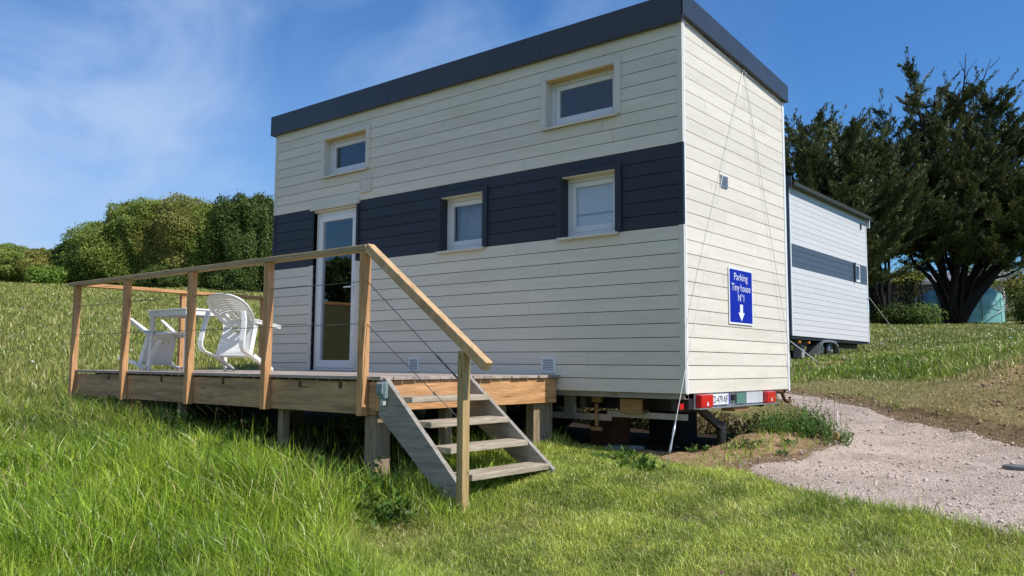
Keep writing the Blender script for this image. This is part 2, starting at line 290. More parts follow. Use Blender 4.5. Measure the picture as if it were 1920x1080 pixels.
def height(x, y):
    x = np.asarray(x, float); y = np.asarray(y, float)
    h = height0(x, y); r = np.hypot(x, y)
    h = h+(fbm(x, y, 1.3, 5)-.5)*0.07+(fbm(x, y, .25, 9)-.5)*0.25*sstep(8, 30, r)
    p = poly_sd(x, y, PATH); k = sstep(-.25, .25, p); h = h*(1-k)+(height0(x, y)-.02+(fbm(x, y, 2.0, 31)-.5)*.02)*k
    q = poly_sd(x, y, PAD); kb = sstep(-.07, .05, q+(fbm(x, y, 6, 3)-.5)*.12)
    padz = -.60+.03*(fbm(x, y, 2, 8)-.5)+np.clip((-x-2)*.03, 0, .12)
    h = np.where(h > padz, h*(1-kb)+padz*kb, h)
    dk_ = sstep(XL_, XL_+.8, x)*sstep(-1.2, -1.7, x)*sstep(-2.35, -2.0, y)*sstep(.6, .2, y); h = h-.13*dk_
    lip = np.exp(-((p+.13)/.10)**2)*sstep(1.2, 2.0, y); h = h+.055*lip
    m = np.exp(-(((x-.35)/.55)**2+((y-1.35)/.65)**2)); h = h+.10*m
    m2 = np.exp(-(((x-.55)/.32)**2+((y-.35)/.35)**2)); h = h+.05*m2
    return h
def hz(x, y): return float(height(np.array([x]), np.array([y]))[0])

def groundmat():
    m = bpy.data.materials.new('meadow_soil'); m.use_nodes = True; t = m.node_tree; b = t.nodes['Principled BSDF']; b.inputs['Roughness'].default_value = 0.95; b.inputs['Specular IOR Level'].default_value = 0.1
    a = t.nodes.new('ShaderNodeAttribute'); a.attribute_name = 'col'
    tcn = t.nodes.new('ShaderNodeTexCoord'); n1 = t.nodes.new('ShaderNodeTexNoise'); n1.inputs['Scale'].default_value = 9; n1.inputs['Detail'].default_value = 11; n1.inputs['Roughness'].default_value = .82
    t.links.new(tcn.outputs['Object'], n1.inputs[0]); r = t.nodes.new('ShaderNodeMapRange'); r.inputs[1].default_value = .3; r.inputs[2].default_value = .7; r.inputs[3].default_value = .40; r.inputs[4].default_value = 1.6
    t.links.new(n1.outputs[0], r.inputs[0]); v = t.nodes.new('ShaderNodeVectorMath'); v.operation = 'SCALE'; t.links.new(a.outputs['Color'], v.inputs[0]); t.links.new(r.outputs[0], v.inputs['Scale']); t.links.new(v.outputs[0], b.inputs['Base Color'])
    bp = t.nodes.new('ShaderNodeBump'); bp.inputs['Strength'].default_value = 1.0; bp.inputs['Distance'].default_value = .05; t.links.new(n1.outputs[0], bp.inputs['Height']); t.links.new(bp.outputs[0], b.inputs['Normal'])
    return m
def grid(us, vs):
    X, Y = np.meshgrid(us, vs, indexing='ij'); nx, ny = X.shape
    i = np.arange(nx-1)[:, None]*ny+np.arange(ny-1)[None, :]; T = np.stack([i, i+ny, i+ny+1, i+1], -1).reshape(-1, 4)
    return X, Y, T
u = np.linspace(-1, 1, 560); warp = np.sinh(u*5.2)/np.sinh(5.2)*700
X, Y, T = grid(-0.8+warp, 0.8+warp); Z = height(X, Y)
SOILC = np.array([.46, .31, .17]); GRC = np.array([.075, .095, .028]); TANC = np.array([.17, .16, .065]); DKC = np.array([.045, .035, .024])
def ground_col(x, y):
    k = sstep(3, 14, -x+.0*y)*.8; c = GRC*(1-k[..., None])+TANC*k[..., None]
    r = sstep(-.15, .1, poly_sd(x, y, SOIL)+(fbm(x, y, 3, 4)-.5)*.3)[..., None]; c = c*(1-r)+SOILC*r
    r = sstep(-.5, .1, poly_sd(x, y, BANK)+(fbm(x, y, 2, 14)-.5)*.9)[..., None]; c = c*(1-r)+np.array([.48, .32, .17])*r
    pd = poly_sd(x, y, PATH); e = (sstep(-1.9, -1.0, pd+(fbm(x, y, .9, 77)-.5)*1.2)*sstep(1.2, 2.2, y))[..., None]*.85; c = c*(1-e)+np.array([.33, .275, .12])*e
    e = sstep(-.26, -.06, pd)[..., None]*.8; c = c*(1-e)+np.array([.24, .155, .085])*e
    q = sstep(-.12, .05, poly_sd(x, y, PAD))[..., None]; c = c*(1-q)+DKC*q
    return c
fx = X.ravel()[T].mean(1); fy = Y.ravel()[T].mean(1)
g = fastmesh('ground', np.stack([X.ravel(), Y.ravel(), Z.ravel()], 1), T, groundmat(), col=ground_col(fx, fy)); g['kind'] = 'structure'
g.data.polygons.foreach_set('use_smooth', [True]*len(T))

# gravel path sheet
def sheet(name, poly, x0, x1, y0, y1, st, m, lift, edge, seed, rough=.25):
    X, Y, T = grid(np.arange(x0, x1, st), np.arange(y0, y1, st)); d = poly_sd(X, Y, poly)+(fbm(X, Y, 2.2, seed)-.5)*rough+(fbm(X, Y, 9, seed+3)-.5)*rough*.35
    Z = height(X, Y)+lift-edge*(1-sstep(-.02, .10, d))+(fbm(X, Y, 14, seed+5)-.5)*.008
    keep = (d.ravel()[T] > -.04).any(1); T = T[keep]
    used, inv = np.unique(T, return_inverse=True); V = np.stack([X.ravel(), Y.ravel(), Z.ravel()], 1)[used]
    o = fastmesh(name, V, inv.reshape(T.shape), m); o['kind'] = 'structure'; o.data.polygons.foreach_set('use_smooth', [True]*len(T)); return o
def gravelmat():
    m = bpy.data.materials.new('pink_gravel'); m.use_nodes = True; t = m.node_tree; b = t.nodes['Principled BSDF']; b.inputs['Roughness'].default_value = 0.9; b.inputs['Specular IOR Level'].default_value = .2
    tcn = t.nodes.new('ShaderNodeTexCoord'); vo = t.nodes.new('ShaderNodeTexVoronoi'); vo.inputs['Scale'].default_value = 68; t.links.new(tcn.outputs['Object'], vo.inputs[0])
    n1 = t.nodes.new('ShaderNodeTexNoise'); n1.inputs['Scale'].default_value = 1.6; n1.inputs['Detail'].default_value = 8; n1.inputs['Roughness'].default_value = .65; t.links.new(tcn.outputs['Object'], n1.inputs[0])
    cr_ = t.nodes.new('ShaderNodeValToRGB'); e = cr_.color_ramp.elements; e[0].position = .33; e[0].color = (.40, .31, .235, 1); e[1].position = .60; e[1].color = (.58, .465, .38, 1); t.links.new(n1.outputs[0], cr_.inputs[0])
    sp = t.nodes.new('ShaderNodeSeparateColor'); t.links.new(vo.outputs['Color'], sp.inputs[0])
    r = t.nodes.new('ShaderNodeMapRange'); r.inputs[3].default_value = .62; r.inputs[4].default_value = 1.30; t.links.new(sp.outputs[0], r.inputs[0])
    v = t.nodes.new('ShaderNodeVectorMath'); v.operation = 'SCALE'; t.links.new(cr_.outputs[0], v.inputs[0]); t.links.new(r.outputs[0], v.inputs['Scale']); t.links.new(v.outputs[0], b.inputs['Base Color'])
    bp = t.nodes.new('ShaderNodeBump'); bp.invert = True; bp.inputs['Strength'].default_value = 1.0; bp.inputs['Distance'].default_value = .012; t.links.new(vo.outputs['Distance'], bp.inputs['Height']); t.links.new(bp.outputs[0], b.inputs['Normal'])
    return m
GRAV = gravelmat()
sheet('path', PATH, -5.6, 12.2, -2.8, 11.8, .06, GRAV, .015, .07, 41, .22)
SOILM = mat('sandy_soil', (.42, .27, .145), .95, .1, noise=5, var=.2, bump=.9, bscale=26, col2=(.29, .18, .10))

# ------------------------------------------------------------------ tiny house
P = 0.13                                      # visible height of one cladding board
HL, HW = 6.45, 2.506
def roofz(y): return 3.547-.079*y
def strips(x0, x1, z0, z1, holes):
    """rows of boards, cut round the openings -> list (xa, xb, za, zb, is_top_of_board)"""
    res = []; k = math.floor(z0/P+1e-6)
    while k*P < z1-1e-6:
        a, b = max(z0, k*P), min(z1, (k+1)*P); cuts = sorted({a, b}|{h for hh in holes for h in hh[2:] if a+.001 < h < b-.001})
        for za, zb in zip(cuts[:-1], cuts[1:]):
            segs = [(x0, x1)]
            for hx0, hx1, hz0, hz1 in holes:
                if hz0 < zb-1e-4 and hz1 > za+1e-4:
                    ns = []
                    for s0, s1 in segs:
                        if hx1 <= s0 or hx0 >= s1: ns.append((s0, s1)); continue
                        if hx0 > s0: ns.append((s0, hx0))
                        if hx1 < s1: ns.append((hx1, s1))
                    segs = ns
            for s0, s1 in segs: res.append((s0, s1, za, zb, abs(zb-(k+1)*P) < 1e-4))
        k += 1
    return res
G = .007
def clad(mb, x0, x1, z0, z1, holes, y0, y1, seed, axis='y', roof=None):
    rr = random.Random(seed)
    for s0, s1, za, zb, top in strips(x0, x1, z0, z1, holes):
        t = zb-(G if top else 0); cut = []
        if s1-s0 > 1.2 and rr.random() < .8:
            c = rr.uniform(s0+.4, s1-.4); cut = [(s0, c-.0016), (c+.0016, s1)]
        else: cut = [(s0, s1)]
        for a, b in cut:
            if roof:
                ta, tb = min(t, roof(a)), min(t, roof(b))
                if max(ta, tb) <= za+.004: continue
                if ta > za and tb > za:
                    if (t < roof(a)) != (t < roof(b)):
                        xm = a+(b-a)*(roof(a)-t)/max(1e-6, roof(a)-roof(b)); poly = [(a, za), (b, za), (b, tb), (xm, t), (a, ta)]
                    else: poly = [(a, za), (b, za), (b, tb), (a, ta)]
                else:
                    xm = a+(b-a)*(roof(a)-za)/max(1e-6, roof(a)-roof(b)); poly = [(a, za), (min(xm, b), za), (a, ta)]
                mb.prism(poly, axis, y0, y1)
            elif axis == 'y': mb.box(a, b, y0, y1, za, t)
            else: mb.box(y0, y1, a, b, za, t)
WIN = dict(w1=(-1.595, -.725, 2.745, 3.26), w2=(-5.33, -4.47, 2.745, 3.25), w3=(-1.385, -.722, 1.555, 2.185), w4=(-3.125, -2.462, 1.555, 2.185))
DOOR = (-5.52, -4.63, .16, 2.30)
HOLES = list(WIN.values())+[DOOR]
house = thing('tiny_house', 'cream boarded tiny house on a trailer with dark stripe and deck in front', 'tiny house')
BZ0, BZ1 = 12*P, 18*P
mb = MB(); clad(mb, -HL+.05, -.05, 0, BZ0, HOLES, 0, .02, 3); clad(mb, -HL+.05, -.05, BZ1, 3.53, HOLES, 0, .02, 5); mb.build('front_cladding', CREAM, house)
mb = MB(); clad(mb, -HL+.05, -.05, BZ0, BZ1, HOLES, 0, .02, 4); mb.build('dark_stripe_cladding', DARKP, house)['label'] = 'anthracite stripe of boards across the front'
mb = MB(); clad(mb, .045, HW-.045, 0, 3.56, [], -.02, 0, 9, 'x', roofz); mb.build('end_cladding', CREAM, house)
mb = MB(); clad(mb, 0, HW, 0, 3.56, [], -HL, -HL+.02, 12, 'x', roofz)
clad(mb, -HL+.02, -.02, 0, 3.36, [], HW-.02, HW, 13); mb.build('rear_cladding', CREAM, house)
# dark membrane behind the boards (front one with the openings cut out)
mb = MB()
def holed(mb, x0, x1, z0, z1, holes, y0, y1):
    zs = sorted({z0, z1}|{z for h in holes for z in h[2:]})
    for a, b in zip(zs[:-1], zs[1:]):
        segs = [(x0, x1)]
        for h in holes:
            if h[2] < b-1e-4 and h[3] > a+1e-4:
                ns = []
                for s0, s1 in segs:
                    if h[1] <= s0 or h[0] >= s1: ns.append((s0, s1)); continue
                    if h[0] > s0: ns.append((s0, h[0]))
                    if h[1] < s1: ns.append((h[1], s1))
                segs = ns
        for s0, s1 in segs: mb.box(s0, s1, y0, y1, a, b)
holed(mb, -HL+.02, -.02, .004, 3.53, HOLES, .0205, .05)
mb.prism([(.05, .004), (HW-.03, .004), (HW-.03, roofz(HW-.03)), (.05, roofz(.05))], 'x', -.05, -.0205)
mb.prism([(.05, .004), (HW-.03, .004), (HW-.03, roofz(HW-.03)), (.05, roofz(.05))], 'x', -HL+.0205, -HL+.05)
mb.box(-HL+.05, -.05, HW-.05, HW-.0205, .004, 3.34); mb.build('wall_core', MEMB, house)
mb = MB(); holed(mb, -HL+.06, -.06, .1, 3.45, HOLES, .0505, .11); mb.box(-HL+.06, -.06, 1.9, 1.93, .1, 3.3); mb.build('inner_wall', ROOM, house)
mb = MB(); mb.box(-HL+.03, -.03, .055, HW-.055, -.05, .1); mb.build('floor', GREYX, house)
# corner trims
for a, b in ((-.05, .007), (-HL-.007, -HL+.05)):
    MB().box(a, b, -.007, .02, 0, BZ0).build('front_corner_trim', CREAMT, house, .002); MB().box(a, b, -.007, .02, BZ1, 3.545).build('front_corner_trim', CREAMT, house, .002)
    MB().box(a, b, -.007, .02, BZ0+.001, BZ1-.001).build('dark_corner_trim', DARKP, house, .002)
MB().box(-.001, .010, .0205, .045, -.01, 3.54).build('end_corner_trim', SIGNW, house, .002); MB().box(-.02, .010, HW-.045, HW+.004, -.02, 3.345).build('end_corner_trim', SIGNW, house, .002)
# roof + fascia
mb = MB(); mb.prism([(-.045, roofz(-.045)+.001), (HW+.03, roofz(HW+.03)+.001), (HW+.03, roofz(HW)+.12), (-.045, roofz(0)+.14)], 'x', -HL-.045, .035); mb.build('roof', METAL, house)
mb = MB(); xs = [-HL-.06, -4.0, -1.62, .050]
for a, b in zip(xs[:-1], xs[1:]): mb.box(a+(.0015 if a > -6 else 0), b-(.0015 if b < 0 else 0), -.062, -.047, 3.497, 3.777)
mb.box(-HL-.06, .05, -.047, -.022, 3.497, 3.507)
mb.build('front_fascia', METAL, house, .002)
def ft(y): return 3.777-.088*(y+.06)
mb = MB()
for a, b in ((-.062, 1.25), (1.253, HW+.04)): mb.prism([(a, 3.547-.079*a), (b, 3.547-.079*b), (b, ft(b)), (a, ft(a))], 'x', .037, .052)
mb.prism([(-.047, 3.55), (HW+.03, 3.547-.079*HW), (HW+.03, 3.553-.079*HW), (-.047, 3.556)], 'x', .008, .037)
for yy in (.18, .78, 1.38, 1.92, 2.38): mb.tube([(.052, yy, roofz(yy)+.165), (.057, yy, roofz(yy)+.165)], .008, 8)
mb.build('end_fascia', METAL, house, .0015)
mb = MB(); mb.prism([(-.062, 3.5), (HW+.04, roofz(HW)), (HW+.04, ft(HW)), (-.062, ft(0))], 'x', -HL-.062, -HL-.047); mb.build('rear_fascia', METAL, house)
# windows
def casing(mb, o, wd, pr, top=True, bottom=False):
    x0, x1, z0, z1 = o
    mb.box(x0-wd, x0, -pr, .045, z0, z1+wd); mb.box(x1, x1+wd, -pr, .045, z0, z1+wd); mb.box(x0, x1, -pr, .045, z1, z1+wd)
def window(o, cm, lining, rec=.09, blind=None, lab=None):
    x0, x1, z0, z1 = o; f = MB()
    r = rec
    f.box(x0, x0+.045, r, r+.06, z0, z1); f.box(x1-.045, x1, r, r+.06, z0, z1); f.box(x0+.045, x1-.045, r, r+.06, z1-.045, z1); f.box(x0+.045, x1-.045, r, r+.06, z0, z0+.055)
    win = f.build('window', PVC, house, .003)
    if lab: win['label'] = lab
    s = MB(); a, b, c, d = x0+.048, x1-.048, z0+.058, z1-.048
    s.box(a, a+.055, r+.008, r+.05, c, d); s.box(b-.055, b, r+.008, r+.05, c, d); s.box(a+.055, b-.055, r+.008, r+.05, d-.052, d); s.box(a+.055, b-.055, r+.008, r+.05, c, c+.062)
    s.build('sash', PVC, win, .004)
    MB().box(a+.05, b-.05, r+.024, r+.030, c+.055, d-.048).build('pane', GLASS, win)
    cs = MB(); casing(cs, o, .058, .026); cs.build('casing', cm, win, .002)
    for a_, b_ in ((x0, x0+.012), (x1-.012, x1)): MB().box(a_, b_, -.02, r, z0+.012, z1-.002).build('reveal', cm, win)
    MB().box(x0+.013, x1-.013, -.02, r, z1-.012, z1).build('head_lining', lining, win)
    sl_ = MB(); sl_.add([(x0-.03, -.045, z0-.022), (x1+.03, -.045, z0-.022), (x1+.03, r, z0+.010), (x0-.03, r, z0+.010), (x0-.03, -.045, z0-.006), (x1+.03, -.045, z0-.006), (x1+.03, r, z0+.02), (x0-.03, r, z0+.02)], [(0, 3, 2, 1), (4, 5, 6, 7), (0, 1, 5, 4), (1, 2, 6, 5), (2, 3, 7, 6), (3, 0, 4, 7)])
    # keep the sill between the reveals where it passes through the wall
    sl_ = MB(); sl_.box(x0-.035, x1+.03, -.052, -.0275, z0-.026, z0-.002); sl_.box(x0, x1, -.0275, r, z0-.012, z0-.002); sl_.build('sill', CREAMT, win, .002)
    if blind: blind(win, o, r)
    return win
def b3(win, o, r):
    x0, x1, z0, z1 = o; MB().box(x0+.05, x1-.05, r+.052, r+.056, z0+.06, z1-.05).build('blind', CURT, win)
    MB().box(x0+.06, x1-.06, r+.042, r+.0515, z0+.235, z0+.25).build('blind_bar', CURT2, win)
def b4(win, o, r):
    x0, x1, z0, z1 = o; c = MB(); n = 22; vs = []
    for i in range(n+1):
        xx = x0+.07+(x1-x0-.1)*i/n; yy = r+.14+.02*math.sin(i*1.9)
        vs += [(xx, yy, z0+.0), (xx, yy, z1)]
    c.add(vs, [(2*i, 2*i+2, 2*i+3, 2*i+1) for i in range(n)]); c.build('curtain', CURT2, win)
window(WIN['w1'], CREAMT, PINE_BOUNCE, lab='wide upper window near the roof corner'); window(WIN['w2'], CREAMT, PINE_BOUNCE, lab='wide upper window above the door')  # orange head linings hold the warm reflected light in their colour
window(WIN['w3'], DARKP, LINC, blind=b3, lab='lower window with a pale blind'); window(WIN['w4'], DARKP, LINC, blind=b4, lab='lower window with a dark curtain')
# door
x0, x1, z0, z1 = DOOR; r = .05
f = MB(); f.box(x0, x0+.05, r, r+.06, z0, z1-.03); f.box(x1-.05, x1, r, r+.06, z0, z1-.03); f.box(x0+.05, x1-.05, r, r+.06, z1-.08, z1-.03); f.box(x0+.05, x1-.05, r, r+.06, z0, z0+.03)
door = f.build('door', PVC, house, .003); s = MB(); a, b, c, d = x0+.053, x1-.053, z0+.033, z1-.083
s.box(a, a+.085, r-.012, r+.05, c, d); s.box(b-.085, b, r-.012, r+.05, c, d); s.box(a+.085, b-.085, r-.012, r+.05, d-.075, d); s.box(a+.085, b-.085, r-.012, r+.05, c, c+.10); s.build('door_leaf', PVC, door, .004)
MB().box(a+.08, b-.08, r+.012, r+.02, c+.095, d-.07).build('pane', GLASS, door)
h = MB(); h.box(b-.06, b-.03, r-.022, r-.012, 1.12, 1.32); h.tube([(b-.045, r-.02, 1.235), (b-.045, r-.06, 1.235), (b-.17, r-.062, 1.235)], .010, 8); h.build('handle', SIGNW, door)
MB().box(x0-.055, x0, -.022, .045, z0, BZ0).build('casing', CREAMT, door, .002); MB().box(x1, x1+.04, -.012, .045, z0, BZ0).build('casing', CREAMT, door, .002)
MB().box(x0-.055, x0, -.024, .045, BZ0+.001, z1).build('dark_casing', DARKP, door, .002); MB().box(x1, x1+.04, -.024, .045, BZ0+.001, z1).build('dark_casing', DARKP, door, .002)
cs = MB(); cs.box(x0-.06, x1+.045, -.034, .045, z1+.001, z1+.062); cs.build('head_casing', CREAMT, door, .002)
MB().box(x0+.001, x1-.001, .0, r+.02, z1-.029, z1-.001).build('head_lining', LINC, door)
MB().box(x0-.0, x1+.0, -.05, r-.001, z0-.02, z0-.001).build('sill', STEEL, door, .002)
# vents on the front
def vent(x0, x1, z0, z1):
    m_ = MB(); m_.box(x0, x0+.02, -.014, 0, z0, z1); m_.box(x1-.02, x1, -.014, 0, z0, z1); m_.box(x0+.02, x1-.02, -.014, 0, z0, z0+.02); m_.box(x0+.02, x1-.02, -.014, 0, z1-.02, z1)
    n = 7
    for i in range(n):
        zz = z0+.024+(z1-z0-.048)*i/(n-1)*.92; m_.add([(x0+.02, -.004, zz+.010), (x1-.02, -.004, zz+.010), (x1-.02, -.013, zz), (x0+.02, -.013, zz), (x0+.02, -.002, zz+.008), (x1-.02, -.002, zz+.008), (x1-.02, -.011, zz-.002), (x0+.02, -.011, zz-.002)], [(0, 1, 2, 3), (7, 6, 5, 4), (3, 2, 6, 7), (0, 3, 7, 4), (1, 5, 6, 2), (0, 4, 5, 1)])
    o = m_.build('vent_grille', PVC, house); MB().box(x0+.018, x1-.018, -.0035, -.001, z0+.018, z1-.018).build('grille_backing', BLACKS, o)
vent(-3.63, -3.455, .165, .33); vent(-1.642, -1.463, .173, .335)
m_ = MB(); m_.box(-4.585, -4.555, -.03, 0, 2.43, 2.64); m_.box(-4.394, -4.364, -.03, 0, 2.43, 2.64); m_.box(-4.555, -4.394, -.03, 0, 2.61, 2.64); m_.box(-4.555, -4.394, -.03, 0, 2.43, 2.46); m_.box(-4.555, -4.394, -.018, 0, 2.46, 2.61)
m_.build('extractor_cover', CREAMT, house, .003)['label'] = 'square extractor cover above the door'
# end wall vent
m_ = MB(); m_.box(.001, .012, .777, .79, 2.05, 2.17); m_.box(.001, .012, .932, .945, 2.05, 2.17); m_.box(.001, .012, .79, .932, 2.158, 2.17); m_.box(.001, .012, .79, .932, 2.05, 2.062)
for i in range(8): m_.box(.002, .010, .79, .932, 2.066+i*.0115, 2.071+i*.0115)
for i in range(7): m_.box(.0025, .009, .805+i*.018, .81+i*.018, 2.062, 2.158)
m_.build('end_vent_grille', STEEL, house)
# trailer
m_ = MB(); m_.box(-HL+.05, -.03, .04, .12, -.055, -.001); m_.box(-HL+.05, -.03, HW-.12, HW-.04, -.055, -.001)
m_.build('sill_beam', GREYX, house, .003)
m_ = MB()
for yy in (.42, HW-.5): m_.box(-HL+.1, -.12, yy, yy+.06, -.19, -.0555)
for xx in (-.17, -1.2, -2.2, -3.3, -4.4, -5.5): m_.box(xx-.03, xx+.03, .10, HW-.1, -.17, -.056)
m_.box(-.09, -.03, .12, .23, -.15, -.002); m_.build('chassis', BLACKS, house, .003)
m_ = MB(); m_.box(-1.75, -.95, .22, .26, -.30, -.235); m_.box(-1.0, -.12, .24, .28, -.26, -.20); m_.box(-1.50, -1.36, .20, .235, -.24, -.06); m_.build('chassis_strut', STEEL, house, .003)
for xx in (-3.0, -3.75):
    for yy in (.25, HW-.45):
        t_ = MB(); t_.tube([(xx, yy, -.30), (xx, yy+.17, -.30)], .28, 24, True); wh = t_.build('wheel', RUBBER, house, .02); MB().tube([(xx, yy-.006, -.30), (xx, yy+.05, -.30)], .17, 20).build('rim', STEEL, wh)
# rear lighting board
m_ = MB(); m_.box(-.02, .055, .17, 2.08, -.150, -.138); m_.box(-.025, -.015, .2, 2.06, -.137, -.004); m_.build('light_board', STEEL, house, .002)
def lamp(y0, y1, z0, z1):
    ym = (y0+y1)/2; m_ = MB(); m_.box(-.012, .05, y0, y1, z0, z1)
    o = m_.build('tail_light', RED, house, .012); MB().add([(.0515, ym-.022, z0+.02), (.0515, ym+.022, z0+.02), (.0515, ym, z0+.062)], [(0, 1, 2)]).build('reflector', SIGNW, o)
lamp(.225, .47, -.136, -.012); lamp(1.76, 1.985, -.136, -.012)
m_ = MB(); m_.box(-.1, -.06, .02, .09, -.15, -.09); m_.build('side_marker', RED, house, .01)
m_ = MB(); m_.box(-.0145, .012, .475, .90, -.118, -.018); plate = m_.build('number_plate', SIGNW, house, .002)
MB().box(-.0145, .0125, .875, .899, -.117, -.019).build('plate_band', BLUE, plate)
MB().box(-.0145, .006, 1.08, 1.30, -.12, -.02).build('green_sticker', GREENST, house)
MB().box(-.0145, .004, 1.32, 1.74, -.125, -.012).build('pale_panel', PANELG, house)
MB().box(-.0145, .02, .985, 1.05, -.085, -.03).build('plate_lamp', BLACKS, house, .004)
MB().box(-.12, .03, .98, 1.32, -.196, -.151).build('wood_wedge', OAKBL, house, .004)
m_ = MB(); m_.box(-.08, -.0, 2.07, 2.14, -.08, -.003); m_.tube([(-.02, 2.14, -.02), (-.01, 2.30, -.025), (.0, 2.32, -.08), (.01, 2.35, -.13), (.02, 2.42, -.145), (.02, 2.46, -.12), (.02, 2.465, -.09)], [.018, .022, .02, .02, .02, .02, .022], 8); m_.build('tow_hook', RUST, house)
def text_mesh(body, size, name, m, parent, mw, extrude=.0008, xs=1.0):
    cu = bpy.data.curves.new(name, 'FONT'); cu.body = body; cu.size = size; cu.align_x = 'CENTER'; cu.extrude = extrude; cu.resolution_u = 4; cu.offset = -size*.006
    tmp = bpy.data.objects.new(name, cu); COL.objects.link(tmp); bpy.context.view_layer.update(); dg = bpy.context.evaluated_depsgraph_get()
    me = bpy.data.meshes.new_from_object(tmp.evaluated_get(dg)); bpy.data.objects.remove(tmp); me.transform(Matrix.Diagonal((xs, 1, 1, 1))); me.transform(mw); me.materials.clear(); me.materials.append(m)
    o = bpy.data.objects.new(name, me); link(o, parent); return o
def onend(y, z, x): return Matrix(((0, 0, 1, x), (1, 0, 0, y), (0, 1, 0, z), (0, 0, 0, 1)))   # text plane facing +X
text_mesh('CD-479-NF', .105, 'plate_lettering', BLACKT, plate, onend(.675, -.104, .0135), xs=.72)
# trailer jack under the corner
m_ = MB(); m_.bar((-.10, .42, -.13), (-.13, .98, -.36), .055, .07); m_.tube([(-.13, 1.0, -.30), (-.13, 1.0, -.60)], .045, 12); m_.box(-.19, -.07, .93, 1.07, -.615, -.60); m_.build('corner_prop', BLACKS, house, .003)

# parking sign
sg = thing('parking_sign', 'blue parking sign with white arrow on the end wall of the cream house', 'sign', loc=(0, 1.21, .68))
def L0(o): o.matrix_parent_inverse = Matrix.Translation(-Vector(o.parent.location)); return o
MB().box(.0075, .0125, .925, 1.505, .678, 1.256).build('sign_board', SIGNW, sg, .001); MB().box(.0126, .0134, .945, 1.487, .697, 1.237).build('blue_face', BLUE, sg)
yc = 1.214
text_mesh('Parking', .108, 'sign_text', SIGNW, sg, onend(yc-.005, 1.130, .0145), xs=1.05)
text_mesh('Tiny house', .108, 'sign_text', SIGNW, sg, onend(yc, 1.020, .0145), xs=.96)
text_mesh('N°1', .108, 'sign_text', SIGNW, sg, onend(yc, .915, .0145), xs=.95)
MB().add([(.0145, yc-.035, .885), (.0145, yc+.035, .885), (.0145, yc+.035, .800), (.0145, yc+.075, .800), (.0145, yc, .712), (.0145, yc-.075, .800), (.0145, yc-.035, .800)], [(0, 1, 2, 3, 4, 5, 6)]).build('arrow', SIGNW, sg)
for o in sg.children: L0(o)

# ------------------------------------------------------------------ deck
DT = .150; YF = -2.395; XR = -1.44; XL = -6.93
deck = thing('wooden_deck', 'raised larch deck with wire railing in front of the cream house', 'deck')
mb = MB(); y = YF-.022; rr = random.Random(5)
while y < -.03:
    cuts = [XL-.03, rr.uniform(-5.6, -3.0), XR+.03+rr.uniform(-.008, .01)]
    for a, b in zip(cuts[:-1], cuts[1:]): mb.box(a+.001, b-.001, y, y+.132, DT-.027, DT+rr.uniform(-.0015, .0015))
    y += .138
while y < .34:
    mb.box(XL-.03, -HL-.02, y, y+.132, DT-.027, DT); y += .138
mb.build('deck_boards', DECKB, deck, .003)
MB().box(XL, XR-.046, YF, YF+.045, -.157, .106).build('front_beam', BEAM_X, deck, .004)
MB().box(XR-.045, XR, YF, -.02, -.125, .118).build('side_beam', LARCH_Y, deck, .004)['label'] = 'bright sunlit side beam'
MB().box(XL, XL+.045, YF+.046, .30, -.157, .085).build('side_beam', LARCH_Y, deck, .004)
mb = MB()
for i in range(9):
    xx = XL+.4+i*.585; mb.box(xx, xx+.045, YF+.046, -.02, -.10, DT-.0275)
mb.build('joists', BEAM_X, deck)
for xx in (-6.1, -4.9, -3.72, -2.5, -1.95): MB().box(xx, xx+.045, YF-.003, YF, .045, .10).build('joist_notch', RUST, deck)
def leg(x, y, wx=.10, wy=.10, m=GREYZ, zt=-.158):
    zb = hz(x, y)-.05; return MB().box(x-wx/2, x+wx/2, y-wy/2, y+wy/2, zb, zt).build('support_leg', m, deck, .004)
for x in (-6.8, -5.7, -4.64, -2.86): leg(x, -2.28, .075, .075)
leg(-1.56, -2.30, .13, .16); leg(-1.55, -.16, .10, .31, zt=-.126); leg(-1.6, -.72, .08, .1, zt=-.126); leg(-1.62, -1.45, .09, .09, zt=-.126)
for x in (-5.2, -3.6): leg(x, -.4, .1, .1, zt=-.10)
# little steel shoe at the bottom of the front right leg
MB().box(-1.4935, -1.4895, -.20, -.13, -.50, -.33).build('leg_bracket', STEEL, deck)
# railing
RZ = 1.172
posts = [(-6.95, -2.425), (-5.66, -2.43), (-4.275, -2.43), (-2.945, -2.43), (-1.605, -2.43)]
for i, (x, y) in enumerate(posts):
    MB().box(x-.035, x+.035, y-.034, y+.0335, -.165 if i else -.20, RZ).build('railing_post', LARCH_Z, deck, .004)
for y in (-1.04, .215): MB().box(XL-.068, XL-.001, y-.034, y+.034, -.165, RZ).build('railing_post', LARCH_Z, deck, .004)
MB().box(-7.09, -1.56, -2.475, -2.36, RZ+.001, RZ+.046).build('handrail', RAILW, deck, .005)
MB().box(-7.02, -6.905, -2.358, .27, RZ+.001, RZ+.046).build('handrail', LARCH_Y, deck, .005)
mb = MB()
for z in (.922, .576):
    mb.tube([(-6.95, -2.43, z), (-1.6, -2.43, z)], .0032, 6)
mb.build('railing_cable', CABLE, deck)

